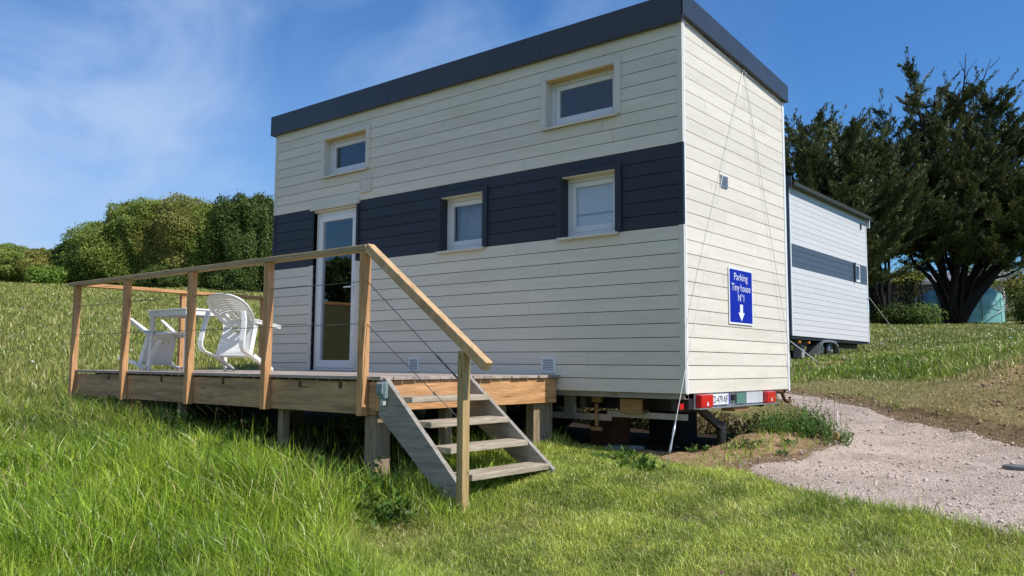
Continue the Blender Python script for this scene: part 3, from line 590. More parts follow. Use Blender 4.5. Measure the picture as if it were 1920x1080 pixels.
# ------------------------------------------------------------------ stairs
st = thing('wooden_stairs', 'weathered open wooden staircase going down from the deck to the grass', 'stairs')
def stringer(y0, y1, x_top, z_top, x_bot, z_bot, d=.245):
    dx, dz = x_bot-x_top, z_bot-z_top; ln = math.hypot(dx, dz); nx, nz = dz/ln, -dx/ln
    px, pz = nx*d, nz*d
    poly = [(x_top, z_top), (x_bot, z_bot), (x_bot-.015, z_bot-.09), (x_bot-.16, z_bot-.10), (XR+.002, -.16), (XR+.002, z_top)]
    return MB().prism(poly, 'y', y0, y1).build('stringer', GREYX, st, .003)
stringer(-2.40, -2.352, -1.375, .142, -.52, -.665); stringer(-1.43, -1.385, -1.36, .142, -.44, -.58)
for i, (x, z) in enumerate(((-1.11, -.004), (-.90, -.184), (-.69, -.362), (-.475, -.540))):
    MB().box(x-.21, x, -2.351, -1.431, z-.046, z).build('tread', GREYY, st, .005)
MB().box(-.520, -.460, -2.475, -2.402, hz(-.47, -2.44)-.05, .350).build('handrail_post', YELZ, st, .004)['label'] = 'post at the foot of the stairs'
a = Vector((-1.555, -2.44, 1.195)); b = Vector((-.262, -2.44, .238))
MB().bar(a, b, .075, .072).build('handrail', RAILD, st, .006)
mb = MB(); c1 = [(-1.57, -2.43, .915), (-.50, -2.42, .10)]; c2 = [(-1.57, -2.43, .570), (-.51, -2.40, -.18)]
mb.tube(c1, .0033, 6); mb.tube(c2, .0033, 6)
for c, t0, t1 in ((c1, .72, .95), (c2, .70, .73)):
    p, q = Vector(c[0]), Vector(c[1]); pts = [p.lerp(q, t0+(t1-t0)*k/6) for k in range(7)]; mb.tube(pts, [.004, .009, .005, .008, .005, .009, .004], 8)
mb.build('stair_cable', CABLE, st)
sk = thing('power_socket', 'grey weatherproof socket box fixed at the top of the stair stringer', 'socket', loc=(-1.37, -2.42, .06))
L0(MB().box(-1.405, -1.325, -2.452, -2.4015, -.022, .112).build('socket_body', SOCK, sk, .010)); L0(MB().prism([(-2.470, .02), (-2.4525, .005), (-2.4525, .108), (-2.470, .095)], 'x', -1.400, -1.33).build('socket_lid', SOCK, sk, .004))
L0(MB().box(-1.385, -1.345, -2.44, -2.403, -.075, -.0225).build('socket_foot', SOCKL, sk, .006))

# ------------------------------------------------------------------ plastic furniture
def rotm(v):
    v = Vector(v); return Matrix.Rotation(v.length, 4, v.normalized())
def chair(label, rv, loc, sc, rest):
    """monobloc garden chair; local: x across, -y front, z up"""
    t = bpy.data.objects.new('garden_chair', None); COL.objects.link(t); tag(t, label, 'chair', 'white plastic garden chairs'); parts = []
    def surf(pts2, nu, nv, th, name, keep=None):
        vs = [[pts2(i/(nu-1), j/(nv-1)) for j in range(nv)] for i in range(nu)]
        fl = [p for rw in vs for p in rw]; m = MB(); fs = []
        for i in range(nu-1):
            for j in range(nv-1):
                if keep is None or keep((i+.5)/(nu-1), (j+.5)/(nv-1)): fs.append((i*nv+j, (i+1)*nv+j, (i+1)*nv+j+1, i*nv+j+1))
        m.add(fl, fs, True); o = m.build(name, PLAST, t)
        s_ = o.modifiers.new('thickness', 'SOLIDIFY'); s_.thickness = th; s_.offset = 0; parts.append(o); return o
    def seat(u_, v_):
        x = (u_-.5)*(.40+.06*(1-v_)); y = -.22+.44*v_; z = .415-.03*math.sin(PI*u_)*math.sin(PI*min(1, v_*1.1))+(-.03*(1-v_/.12)**2 if v_ < .12 else 0)-.015*v_
        return (x, y, z)
    surf(seat, 21, 27, .006, 'seat', lambda u_, v_: not (.62 < v_ < .88 and .2 < u_ < .8 and int(v_*27) % 3 == 0))
    m = MB()                                    # apron round the seat underside
    q = [(-.225, -.215), (.225, -.215), (.195, .215), (-.195, .215)]
    for k in range(4):
        (ax, ay), (bx, by) = q[k], q[(k+1) % 4]; m.bar((ax, ay, .385), (bx, by, .385), .012, .065)
    for xx in (-.10, 0, .10): m.bar((xx, -.2, .375), (xx, .2, .365), .006, .025)
    parts.append(m.build('apron', PLAST, t, .002))
    def back(u_, v_):                            # fan-shaped back, top rounded
        ang = (u_-.5)*PI*.98; w0 = .19+.05*v_; hh = .40+v_*(.40*math.cos(ang*.62)+.055)
        x = math.sin(ang)*(.19+.075*math.sin(PI*min(1, v_*.62))); bow = .07*(1-math.cos(ang)); y = .215+.13*v_-bow
        return (x, y, hh)
    def bk(u_, v_):
        if v_ > .90 or u_ < .11 or u_ > .89 or v_ < .06: return True
        if v_ < .30: return int(u_*42) % 7 < 5
        k = int(v_*46); return not (k % 4 == 1 and (.14 < u_ < .47 or .53 < u_ < .86))
    surf(back, 43, 47, .007, 'backrest', bk)
    rim = [back(0, v_/10) for v_ in range(11)]+[back(u_/20, 1) for u_ in range(1, 21)]+[back(1, 1-v_/10) for v_ in range(1, 11)]
    m = MB(); m.tube(rim, .011, 8); parts.append(m.build('back_rim', PLAST, t))
    for sx in (-1, 1):                            # arm and front leg in one sweep, then rear leg
        arm = [(sx*.235, .20, .70), (sx*.262, .10, .675), (sx*.275, -.02, .660), (sx*.28, -.13, .650), (sx*.278, -.195, .625), (sx*.272, -.222, .57)]
        m = MB(); ws = [.05, .055, .06, .065, .06, .055]
        for p, q_, w1, w2 in zip(arm[:-1], arm[1:], ws[:-1], ws[1:]): m.bar(p, q_, w1, .014, up=(0, .25, 1), w2=w2)
        m.tube([(p[0]+sx*.025, p[1], p[2]-.006) for p in arm], .010, 6); m.tube([(p[0]-sx*.025, p[1], p[2]-.006) for p in arm], .010, 6)
        parts.append(m.build('armrest', PLAST, t, .003))
        m = MB(); f0, f1, f2 = (sx*.272, -.222, .575), (sx*.245, -.225, .38), (sx*.262, -.262, .0)
        m.bar(f0, f1, .070, .014, up=(0, 1, 0)); m.bar(f1, f2, .070, .014, up=(0, 1, 0), w2=.040); m.bar((f1[0]+sx*.026, f1[1]+.018, f1[2]), (f2[0]+sx*.012, f2[1]+.018, 0), .010, .046, up=(0, 1, 0), h2=.03)
        parts.append(m.build('leg', PLAST, t, .003))
        m = MB(); r0, r2 = (sx*.198, .205, .42), (sx*.232, .288, .0)
        m.bar(r0, r2, .074, .014, up=(0, 1, 0), w2=.042); m.bar((r0[0]+sx*.024, r0[1]-.018, r0[2]), (r2[0]+sx*.012, r2[1]-.018, 0), .010, .046, up=(0, 1, 0), h2=.03)
        parts.append(m.build('leg', PLAST, t, .003))
    M = rotm(rv).to_3x3(); zmin = min((M@v.co*sc).z for o in parts for v in o.data.vertices)
    t.rotation_mode = 'QUATERNION'; t.rotation_quaternion = M.to_quaternion(); t.scale = (sc, sc, sc); t.location = (loc[0], loc[1], rest-zmin+.004)
    return t
chair('white plastic chair tipped forward with its seat underside showing, right of the white table', (1.235, .21, .292), (-4.93, -1.20), 1.0, DT)
chair('white plastic chair lying overturned on the deck, left of the white table', (1.338, 1.539, 1.143), (-6.62, -1.76), .94, DT)
tb = thing('garden_table', 'square white plastic garden table standing between the overturned chairs', 'table', loc=(-5.62, -1.62, DT))
def tp(x0, x1, y0, y1, H):
    m = MB(); m.box(x0, x1, y0, y1, H-.02, H); L0(m.build('table_top', PLAST, tb, .006))
    m = MB(); e = .012
    m.box(x0+e, x1-e, y0+e, y0+e+.012, H-.075, H-.021); m.box(x0+e, x1-e, y1-e-.012, y1-e, H-.075, H-.021); m.box(x0+e, x0+e+.012, y0+e+.013, y1-e-.013, H-.075, H-.021); m.box(x1-e-.012, x1-e, y0+e+.013, y1-e-.013, H-.075, H-.021)
    for k in range(1, 5): m.box(x0+(x1-x0)*k/5-.003, x0+(x1-x0)*k/5+.003, y0+.03, y1-.03, H-.05, H-.021)
    L0(m.build('table_apron', PLAST, tb, .002))
    for xx, sx in ((x0, 1), (x1, -1)):
        for yy, sy in ((y0, 1), (y1, -1)):
            m = MB(); c = (xx+sx*.045, yy+sy*.045, H-.0755); f = (xx+sx*.03, yy+sy*.03, DT+.002)
            m.bar(c, f, .062, .012, up=(0, 1, 0), w2=.036); m.bar((c[0]-sx*.026, c[1]+sy*.03, c[2]), (f[0]-sx*.014, f[1]+sy*.022, f[2]), .012, .056, up=(0, 1, 0), h2=.032); L0(m.build('leg', PLAST, tb, .002))
tp(-6.04, -5.16, -2.0, -1.42, DT+.715)

# ------------------------------------------------------------------ blocks, props and ropes round the trailer
def blk(name, label, x0, x1, y0, y1, z0, z1, m, cat='block', rot=0):
    o = MB().box(x0, x1, y0, y1, z0, z1).build(name, m, None, .006); return tag(o, label, cat)
zg = hz(-1.25, .45)
blk('timber_block', 'brown sawn timber block standing under the house behind the deck leg', -1.55, -1.25, .75, 1.1, zg-.01, -.25, RUST)
blk('wood_packer', 'square oak packer fixed under the trailer edge', -.80, -.56, .16, .20, -.215, -.07, OAKBL)
m_ = MB(); m_.box(-1.16, -1.06, .2, .26, -.12, -.065); m_.box(-1.12, -1.09, .20, .225, -.36, -.135); m_.box(-1.15, -1.04, .17, .22, -.40, -.365); tag(m_.build('wooden_wedge', OAKBL, None, .003), 'pale wooden wedge hanging under the trailer left of the oak packer', 'wedge')
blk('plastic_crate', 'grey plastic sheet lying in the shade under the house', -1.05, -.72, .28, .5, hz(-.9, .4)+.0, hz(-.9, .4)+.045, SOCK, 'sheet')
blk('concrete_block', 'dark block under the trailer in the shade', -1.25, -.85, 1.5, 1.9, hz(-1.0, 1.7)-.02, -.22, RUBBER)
APEX = (.012, 1.36, 3.40)
def rope(label, a, b, r=.0036, sag=.0, m=ROPE, name='guy_rope', hard=True, grp=None):
    a = Vector(a); b = Vector(b); mb = MB(); pts = [a.lerp(b, k/12)+Vector((0, 0, -sag*math.sin(PI*k/12))) for k in range(13)]; mb.tube(pts, r, 6)
    o = mb.build(name, m, None); tag(o, label, 'rope', grp)
    if hard:
        tm = MB(); p = a.lerp(b, .90); q = a.lerp(b, .97); tm.tube([p, p.lerp(q, .3), p.lerp(q, .5), p.lerp(q, .8), q], [.006, .014, .008, .013, .006], 8); e = tm.build('rope_tensioner', STEEL, o)
    return o
LA = (.16, -.66); RA = (-.15, 3.75)
rope('white guy rope from the end wall down to the grass in front of the corner', APEX, (LA[0], LA[1], hz(*LA)+.01))
rope('white guy rope from the end wall gable down to its rear corner', (APEX[0], APEX[1]+.05, APEX[2]-.01), (.045, 2.515, .14), hard=False)
MB().tube([(.0, 1.36, 3.405), (.03, 1.36, 3.40)], .008, 8).build('rope_eye', STEEL, house); MB().tube([(.0, 1.41, 3.395), (.03, 1.41, 3.39)], .008, 8).build('rope_eye', STEEL, house)

# ------------------------------------------------------------------ second tiny house
h2 = thing('tiny_house', 'white boarded tiny house with slate stripe and trailer wheels behind the cream one', 'tiny house')
X2, Y1, Y2, B2, T2 = -3.3, 11.35, 17.02, .94, 4.36
L2 = Y2-Y1; W2 = [(4.55, 5.0, 12*P+.02, 16*P-.03)]
tmp = MB(); clad(tmp, .05, L2-.05, 0, 12*P, [], -.02, 0, 21, 'x'); clad(tmp, .05, L2-.05, 16*P, T2-B2, [], -.02, 0, 22, 'x')
def sh2(mb, name, m, parent=h2, bev=0): mb.v = [(x+X2, y+Y1, z+B2) for x, y, z in mb.v]; return mb.build(name, m, parent, bev)
sh2(tmp, 'side_cladding', WHITE2)
tmp = MB(); clad(tmp, .05, L2-.05, 12*P, 16*P, W2, -.02, 0, 23, 'x'); sh2(tmp, 'slate_stripe_cladding', DARK2)
tmp = MB(); clad(tmp, -2.45, -.05, 0, T2-B2, [], 0, .02, 24, 'y'); sh2(tmp, 'end_cladding', DARK2)  # slate colour stands in for the shade on this end wall
tmp = MB(); tmp.box(-.12, -.0205, .03, 4.55, .0, T2-B2); tmp.box(-.12, -.0205, 5.0, L2-.03, 0, T2-B2); tmp.box(-.12, -.0205, 4.55, 5.0, 0, W2[0][2]); tmp.box(-.12, -.0205, 4.55, 5.0, W2[0][3], T2-B2); tmp.box(-2.45, -.12, .03, .1, 0, T2-B2); tmp.box(-2.5, -2.4, .1, L2-.03, 0, T2-B2); tmp.box(-2.4, -.12, L2-.1, L2-.03, 0, T2-B2); sh2(tmp, 'wall_core', MEMB)
tmp = MB(); tmp.box(-.02, .012, 0, .05, 0, T2-B2); sh2(tmp, 'corner_trim', SIGNW); tmp = MB(); tmp.box(-.02, .012, L2-.05, L2+.01, -.03, T2-B2); sh2(tmp, 'corner_trim', SIGNW)
tmp = MB(); tmp.box(-.02, -.004, -.012, .0, 0, T2-B2); tmp.box(-.10, -.021, -.02, 0, 0, T2-B2); sh2(tmp, 'grey_corner_board', DARK2)
tmp = MB(); tmp.prism([(-2.55, .0), (.06, 0), (.06, .06), (-2.55, .30)], 'y', -.06, L2+.05); tmp.v = [(x, y, z+T2-B2+.002) for x, y, z in tmp.v]; rf = sh2(tmp, 'roof', METAL)
tmp = MB(); tmp.box(.062, .15, -.05, L2+.05, T2-B2-.05, T2-B2+.045); gt = sh2(tmp, 'gutter', GRASSROOF, bev=.01)
tmp = MB(); tmp.box(-.15, .10, -.12, -.062, T2-B2-.10, T2-B2+.16); sh2(tmp, 'fascia_end', METAL)
tmp = MB(); tmp.box(.0125, .09, L2+.02, L2+.10, T2-B2-.26, T2-B2-.03); sh2(tmp, 'downpipe_head', PANELG)
tmp = MB(); (a, b, c, d) = W2[0]; tmp.box(-.03, .014, a, a+.06, c, d); tmp.box(-.03, .014, b-.05, b, c, d); tmp.box(-.03, .014, a+.06, b-.05, c, c+.06); tmp.box(-.03, .014, a+.06, b-.05, d-.04, d); wn = sh2(tmp, 'window', PVC)
tmp = MB(); tmp.box(-.02, -.012, a+.06, b-.05, c+.06, d-.04); sh2(tmp, 'pane', GLASS, wn)
tmp = MB(); tmp.box(.012, .05, a-.06, a, c-.02, d+.03); sh2(tmp, 'casing', DARK2, wn)
tmp = MB(); tmp.box(.005, .03, L2-.52, L2-.46, T2-B2-.36, T2-B2-.20); sh2(tmp, 'wall_hook', BLACKS)
tmp = MB(); tmp.box(-2.45, -.03, .05, L2-.05, -.07, -.001); tmp.box(-.35, -.29, .1, L2-.1, -.20, -.071); tmp.box(-2.2, -2.14, .1, L2-.1, -.20, -.071); sh2(tmp, 'chassis', BLACKS)
for yy in (2.15, 2.85):
    for xx in (-.22, -2.3):
        tmp = MB(); tmp.tube([(xx-.1, yy, -.24), (xx+.1, yy, -.24)], .29, 24); wh = sh2(tmp, 'wheel', RUBBER, bev=.02)
        tmp = MB(); tmp.tube([(xx+.04, yy, -.24), (xx+.108, yy, -.24)], .18, 20); rm = sh2(tmp, 'rim', STEEL, wh)
        tmp = MB(); tmp.tube([(xx+.1, yy, -.24), (xx+.125, yy, -.24)], .055, 12); sh2(tmp, 'hub', BLACKS, wh)
tmp = MB(); arc = [(1.72, -.34), (1.80, -.20), (1.90, -.05), (2.05, .03), (2.5, .055), (2.95, .03), (3.10, -.05), (3.2, -.20)]
for (y0_, z0_), (y1_, z1_) in zip(arc[:-1], arc[1:]): tmp.add([(-.36, y0_, z0_), (-.03, y0_, z0_), (-.03, y1_, z1_), (-.36, y1_, z1_), (-.36, y0_, z0_-.02), (-.03, y0_, z0_-.06), (-.03, y1_, z1_-.06), (-.36, y1_, z1_-.02)], [(0, 1, 2, 3), (7, 6, 5, 4), (1, 5, 6, 2), (0, 3, 7, 4)])
for v in range(len(tmp.v)): tmp.v[v] = (tmp.v[v][0]+.02, tmp.v[v][1], tmp.v[v][2]-.08)
sh2(tmp, 'mudguard', STEEL)
for yy in (.55, 1.15):
    tmp = MB(); tmp.box(-.10, -.04, yy, yy+.09, -.16, -.10); sh2(tmp, 'marker_lamp', mat('amber_lens_%d' % int(yy*100), (.75, .25, .02), .2), h2, .01)
tmp = MB(); tmp.box(-.4, -.2, 1.1, 1.3, -.48, -.2); sh2(tmp, 'prop_block', CONC)
rope('thin guy rope from under the white house to a wooden stake', (X2-.3, Y1+.3, .93), (-2.35, 10.35, hz(-2.35, 10.35)+.03), .010, grp=None, hard=False)
rope('thin guy rope from the far corner of the white house to the grass', (X2+.05, Y2-.05, 2.15), (-4.4, 24.2, hz(-4.4, 24.2)), .012, name='guy_rope', hard=False)
stake = MB(); z_ = hz(-2.3, 10.35); stake.bar((-2.38, 10.3, z_+.035), (-1.95, 10.5, z_+.075), .055, .05); tag(stake.build('wooden_stake', PINE_BOUNCE, None, .005), 'short wooden stake lying in the grass beside the white house', 'stake')

# flat stone lid on the gravel, little marker post on the mound
lid = MB(); lz = hz(2.45, .9)+.012; n = 20; pts = [(2.50+.155*math.cos(2*PI*k/n)*(1+.05*math.sin(3*k)), .93+.115*math.sin(2*PI*k/n), 0) for k in range(n)]
lid.prism([(p[0], p[1]) for p in pts], 'z', lz-.02, lz+.028); tag(lid.build('stone_disc', STONEL, None, .008), 'flat dark stone disc lying on the pink gravel', 'stone')
mk = MB(); z_ = hz(.80, 1.62); mk.box(.775, .825, 1.60, 1.645, z_-.05, z_+.085); tag(mk.build('wooden_peg', PINE_BOUNCE, None, .004), 'short pale wooden peg at the tip of the sandy mound', 'peg')
mk = MB(); z_ = hz(.78, 1.72); mk.tube([(.78, 1.72, z_-.05), (.79, 1.72, z_+.30)], .0035, 6); tag(mk.build('thin_cane', SIGNW, None), 'thin white cane standing in the weeds on the mound', 'cane')
# edge stone on the ledge
exec_later = []

# ------------------------------------------------------------------ background things
TZ = hz(-5, 42.5)
tarp = thing('tarp_shelter', 'teal plastic covered greenhouse tent right of the big cypress', 'greenhouse', loc=(-5.85, 42.3, TZ))
def tsh():
    # long axis along image width; built in local frame then turned
    Lh, Wd, Hh = 1.75, 1.0, 1.85; m = MB(); nu, nv = 15, 17; vs = []
    for i in range(nu):
        t_ = -Lh+2*Lh*i/(nu-1)
        for j in range(nv):
            s_ = j/(nv-1); a_ = PI*s_; x_ = math.copysign(abs(math.cos(a_))**.45, math.cos(a_))*Wd; z_ = abs(math.sin(a_))**.45*Hh
            endr = 1-.10*(abs(t_)/Lh)**6; vs.append((t_, x_*endr+random.uniform(-.02, .02), z_*endr+random.uniform(-.02, .02)))
    fs = [(i*nv+j, (i+1)*nv+j, (i+1)*nv+j+1, i*nv+j+1) for i in range(nu-1) for j in range(nv-1)]+[tuple(range(nv)), tuple(range((nu-1)*nv, nu*nv))[::-1]]
    m.add(vs, fs, True); o = m.build('tarp_cover', TARP, tarp)
    m = MB()
    for t_ in (-1.74, -.6, .55, 1.74):
        m.tube([(t_, -1.04, 0), (t_, -1.04, 1.45), (t_, -.8, 1.84), (t_, 0, 1.92), (t_, .8, 1.84), (t_, 1.04, 1.45), (t_, 1.04, 0)], .018, 6)
    m.tube([(-1.74, -1.045, .85), (1.74, -1.045, .85)], .016, 6); m.tube([(.6, -1.05, 0), (1.74, -1.05, .8)], .014, 6); m.build('tube_frame', MATS['galvanised_steel'], tarp)
    tarp.rotation_euler = (0, 0, math.radians(37))
tsh()
tr = thing('trampoline', 'round trampoline with black safety net standing left of the big cypress', 'trampoline', loc=(-8.6, 42.2, hz(-8.6, 42.2)))
def tramp():
    n = 24; R_ = 1.75; m = MB(); m.tube([(R_*math.cos(2*PI*k/n), R_*math.sin(2*PI*k/n), .85) for k in range(n+1)], .05, 8, cap=False); m.build('ring', BLACKS, tr)
    m = MB(); m.add([(R_*.98*math.cos(2*PI*k/n), R_*.98*math.sin(2*PI*k/n), .86) for k in range(n)], [tuple(range(n))]); m.build('jump_mat', NETM, tr)
    for k in range(6):
        a_ = 2*PI*(k+.2)/6; m = MB(); m.tube([((R_+.03)*math.cos(a_), (R_+.03)*math.sin(a_), .0), ((R_+.05)*math.cos(a_), (R_+.05)*math.sin(a_), 1.2), ((R_-.15)*math.cos(a_), (R_-.15)*math.sin(a_), 2.25)], .03, 6); m.build('pole', BLACKS, tr)
    nm = bpy.data.materials.new('safety_net'); nm.use_nodes = True; t = nm.node_tree; t.nodes.clear(); o = t.nodes.new('ShaderNodeOutputMaterial'); mi = t.nodes.new('ShaderNodeMixShader'); mi.inputs[0].default_value = .55
    tp_ = t.nodes.new('ShaderNodeBsdfTransparent'); df = t.nodes.new('ShaderNodeBsdfDiffuse'); df.inputs[0].default_value = (.05, .05, .055, 1); t.links.new(tp_.outputs[0], mi.inputs[1]); t.links.new(df.outputs[0], mi.inputs[2]); t.links.new(mi.outputs[0], o.inputs[0])
    m = MB(); vs = [(q*math.cos(2*PI*k/n), q*math.sin(2*PI*k/n), z) for z, q in ((.88, R_), (2.2, R_-.12)) for k in range(n)]; m.add(vs, [(k, (k+1) % n, n+(k+1) % n, n+k) for k in range(n)], True); m.build('net', nm, tr)
    m = MB(); m.tube([(.9, -1.75, .0), (1.0, -1.85, 1.3)], .03, 6); m.tube([(1.25, -1.85, .2), (1.0, -1.85, .15), (.9, -1.8, .2)], .025, 6); m.build('ladder', SIGNW, tr)
tramp()
far = thing('far_house', 'distant low house with grey roof behind the cypress trunks', 'house', loc=(-13, 71, hz(-13, 71)-.3))
m = MB(); m.box(-5, 5, -2, 4, 0, 2.9); m.build('wall', HOUSEW, far); m = MB(); m.prism([(-2.5, 2.9), (4.5, 2.9), (1, 4.2)], 'x', -5.4, 5.4); m.build('roof', HOUSER, far)
far2 = thing('cream_cottage', 'distant cream gabled cottage behind the teal tent', 'house', loc=(-9.9, 72.5, hz(-9.9, 72.5)-.3))
m = MB(); m.box(-1.6, 2.6, -2, 3, 0, 2.5); m.prism([(-1.6, 2.5), (2.6, 2.5), (.5, 3.5)], 'y', -2, 3); m.build('wall', HOUSEW, far2); m = MB(); m.bar((-1.9, .5, 2.45), (.5, .5, 3.6), 5.4, .12, up=(0, 0, 1)); m.bar((.5, .5, 3.6), (2.9, .5, 2.45), 5.4, .12, up=(0, 0, 1)); m.build('roof', HOUSER, far2)
exec_marker = 0
#@@VEG@@
# ------------------------------------------------------------------ broadleaf trees
def rand_dirs(n):
    v = RNG.normal(size=(n, 3)); return v/np.linalg.norm(v, axis=1)[:, None]
def leaf_quads(C, D, Nn, ln, wd):
    """diamond leaves: centre C, axis D, normal Nn"""
    S_ = np.cross(D, Nn); S_ /= np.linalg.norm(S_, axis=1)[:, None]+1e-9
    l = ln[:, None]; w_ = wd[:, None]; V = np.stack([C-D*l*.5, C+S_*w_*.5+D*l*.05, C+D*l*.5, C-S_*w_*.5+D*l*.05], 1).reshape(-1, 3)
    return V, np.arange(len(V)).reshape(-1, 4)
LEAFM = {}
def lm(name, a, b, tr=.28):
    if name not in LEAFM: LEAFM[name] = leafmat(name, None, a, b, tr)
    return LEAFM[name]
def broadleaf(label, x, y, top, rx, ry, m, nleaf=14000, low=.0, leaf=.13, stems=2, group='trees of the hedge beyond the meadow', name='hedge_tree', cat='tree', zb=None, nblob=None, ragged=1.0, solid=False):
    zb = hz(x, y) if zb is None else zb; H = top-zb
    t = thing(name, label, cat, group, loc=(x, y, zb)); mb = MB(); rr = random.Random(int(x*31+y*17)); ends = []
    for s_ in range(stems):
        a = rr.uniform(0, 6.28); p = [(rr.uniform(-.1, .1), rr.uniform(-.1, .1), -.15)]; n = 5; dx, dy = math.cos(a)*rx*.45, math.sin(a)*ry*.45
        for k in range(1, n+1): f = k/n; p.append((p[0][0]+dx*f**1.3+rr.uniform(-.08, .08), p[0][1]+dy*f**1.3+rr.uniform(-.08, .08), H*.66*f))
        mb.tube(p, [max(.02, (.10+.02*H)*(1-.8*k/n)) for k in range(n+1)], 7)
        for k in range(2, n+1):
            b_ = p[k]; a2 = rr.uniform(0, 6.28); L_ = rx*.42; mb.tube([b_, (b_[0]+math.cos(a2)*L_*.5, b_[1]+math.sin(a2)*L_*.5, b_[2]+L_*.25), (b_[0]+math.cos(a2)*L_, b_[1]+math.sin(a2)*L_, b_[2]+L_*.6)], [.045, .03, .012], 5)
    mb.build('trunk', BARK, t)
    nb = nblob or int(30+rx*ry*H*4.0); lo = low*H
    B = RNG.uniform(-1, 1, (nb*4, 3)); B = B[(np.abs(B)**2.6).sum(1) < 1][:nb]; B[:, 0] *= rx*.86; B[:, 1] *= ry*.86; B[:, 2] = lo+(B[:, 2]*.5+.5)*(H-lo)*.93
    br = RNG.uniform(.28, .62, len(B))*min(1.4, max(.7, rx*.5))
    k = RNG.randint(0, len(B), nleaf); dr = rand_dirs(nleaf); rad = br[k]*(RNG.uniform(0, 1, nleaf)**.22)*(1+ragged*.35*RNG.uniform(0, 1, nleaf)**6)
    C = B[k]+dr*rad[:, None]*np.array([1.15, 1.15, .85]); C += RNG.normal(0, .07, C.shape)*min(1, leaf*7); C[:, 2] = np.clip(C[:, 2], .02, None)
    if solid:
        dr = rand_dirs(nleaf); lump = 1+sum(a_*np.cos(dr@(rand_dirs(1)[0]*f_)+RNG.uniform(0, 6.28)) for f_ in (3, 4, 6, 7, 9, 11, 13, 17, 21, 25) for a_ in (.26/f_**.55,))*.55
        q = dr/((np.abs(dr)**2.6).sum(1)**(1/2.6))[:, None]; rr_ = lump*(1-.42*RNG.uniform(0, 1, nleaf)**2.2)+.10*RNG.uniform(0, 1, nleaf)**8
        C = q*rr_[:, None]*np.array([rx*1.12, ry, H*.50])+np.array([0, 0, H*.45]); C[:, 2] = np.abs(C[:, 2]-.02)+.02
        k = np.zeros(nleaf, int)
    D = rand_dirs(nleaf)+np.array([0, 0, .25]); D /= np.linalg.norm(D, axis=1)[:, None]; Nn = dr*1.0+rand_dirs(nleaf)*.75+np.array([0, 0, .3])
    V, T = leaf_quads(C, D, Nn, RNG.uniform(.8, 1.3, nleaf)*leaf, RNG.uniform(.45, .75, nleaf)*leaf)
    bt = (np.clip(.5+.5*np.sin(C[:, 0]*2.1+x)*np.sin(C[:, 2]*2.7+C[:, 1]+y), 0, 1) if solid else RNG.uniform(0, 1, len(B))[k])*.4+RNG.uniform(0, 1, nleaf)*.6
    fastmesh('crown', V, T, m, t, rnd=bt); return t
GA = lm('leaf_olive', (.12, .195, .03), (.40, .46, .10), .42); GB = lm('leaf_rusty', (.14, .19, .035), (.45, .40, .11), .42); GC = lm('leaf_dark', (.065, .11, .025), (.17, .23, .05), .4); GD = lm('leaf_bright', (.14, .24, .03), (.27, .38, .06), .35); GY = lm('leaf_yellow', (.16, .19, .03), (.34, .33, .07))
def at(px, d): v = Fv[:2]+R2[:2]*(px-960)/FPX; return CAM[0]+v[0]*d, CAM[1]+v[1]*d
HEDGE = [  # x, y, top z, half width, depth, material, label
 (-48.0, 7.6, 6.5, 2.6, 2.2, GA, 'low olive hedge tree at the left end of the hedge'),
 (-45.5, 9.6, 6.45, 1.9, 1.8, GA, 'yellowish olive hedge tree beside the leftmost one'),
 (-44.2, 11.4, 6.35, 1.35, 1.5, GB, 'rusty brown green hedge tree between olive and dark ones'),
 (-42.9, 12.6, 6.75, 1.0, 1.4, GC, 'narrow dark hedge tree just left of the tall rounded ones'),
 (-41.3, 13.6, 7.7, 1.5, 2.2, GA, 'left shoulder of the tall rounded hedge, olive tree leaning out'),
 (-39.6, 14.8, 8.95, 1.9, 2.4, GA, 'tall rounded olive tree in the middle of the hedge'),
 (-37.8, 16.0, 9.0, 1.9, 2.4, GB, 'tall hedge tree with rusty flush of new leaves'),
 (-36.2, 17.2, 8.7, 1.7, 2.4, GA, 'hedge tree left of the tall ivy dark one'),
 (-33.6, 17.2, 8.95, 1.45, 1.8, GC, 'tall dark ivy covered tree at the left corner of the house'),
 (-33.2, 19.6, 8.6, 2.0, 2.0, GC, 'dark tree half hidden behind the house corner')]
for (x, y, top, rx, ry, m, lab) in HEDGE: broadleaf(lab, x, y, top, rx, ry, m, nleaf=int(26000*max(1, rx*1.25)*(top-3.6)/4), leaf=.12, solid=True)
broadleaf('small bright green bush in front of the hedge on the left', -40.6, 10.2, 4.95, .95, .7, GD, nleaf=5000, name='green_bush', cat='bush', group=None, leaf=.12)
broadleaf('low dark bush at the foot of the tall hedge behind the deck railing', -36.6, 14.2, 5.0, 1.6, .8, GC, nleaf=7000, name='dark_bush', cat='bush', group=None, leaf=.12)
broadleaf('low dark bush under the ivy tree near the house corner', -33.0, 15.8, 4.9, 1.3, .8, GC, nleaf=6000, name='dark_bush', cat='bush', group=None, leaf=.12)
# trees across the field behind the camera, mirrored in the door glass
for i, (x, y, hh) in enumerate(((-46, -27, 2.6), (-43, -31, 3.2), (-40, -35, 2.5), (-37, -39, 3.0), (-49, -23, 2.8), (-34, -43, 2.7))):
    broadleaf('tree across the field seen only as a reflection in the door glass', x, y, hz(x, y)+hh, 3, 2, GC, nleaf=7000, leaf=.34, group='trees reflected in the door glass', name='field_tree')

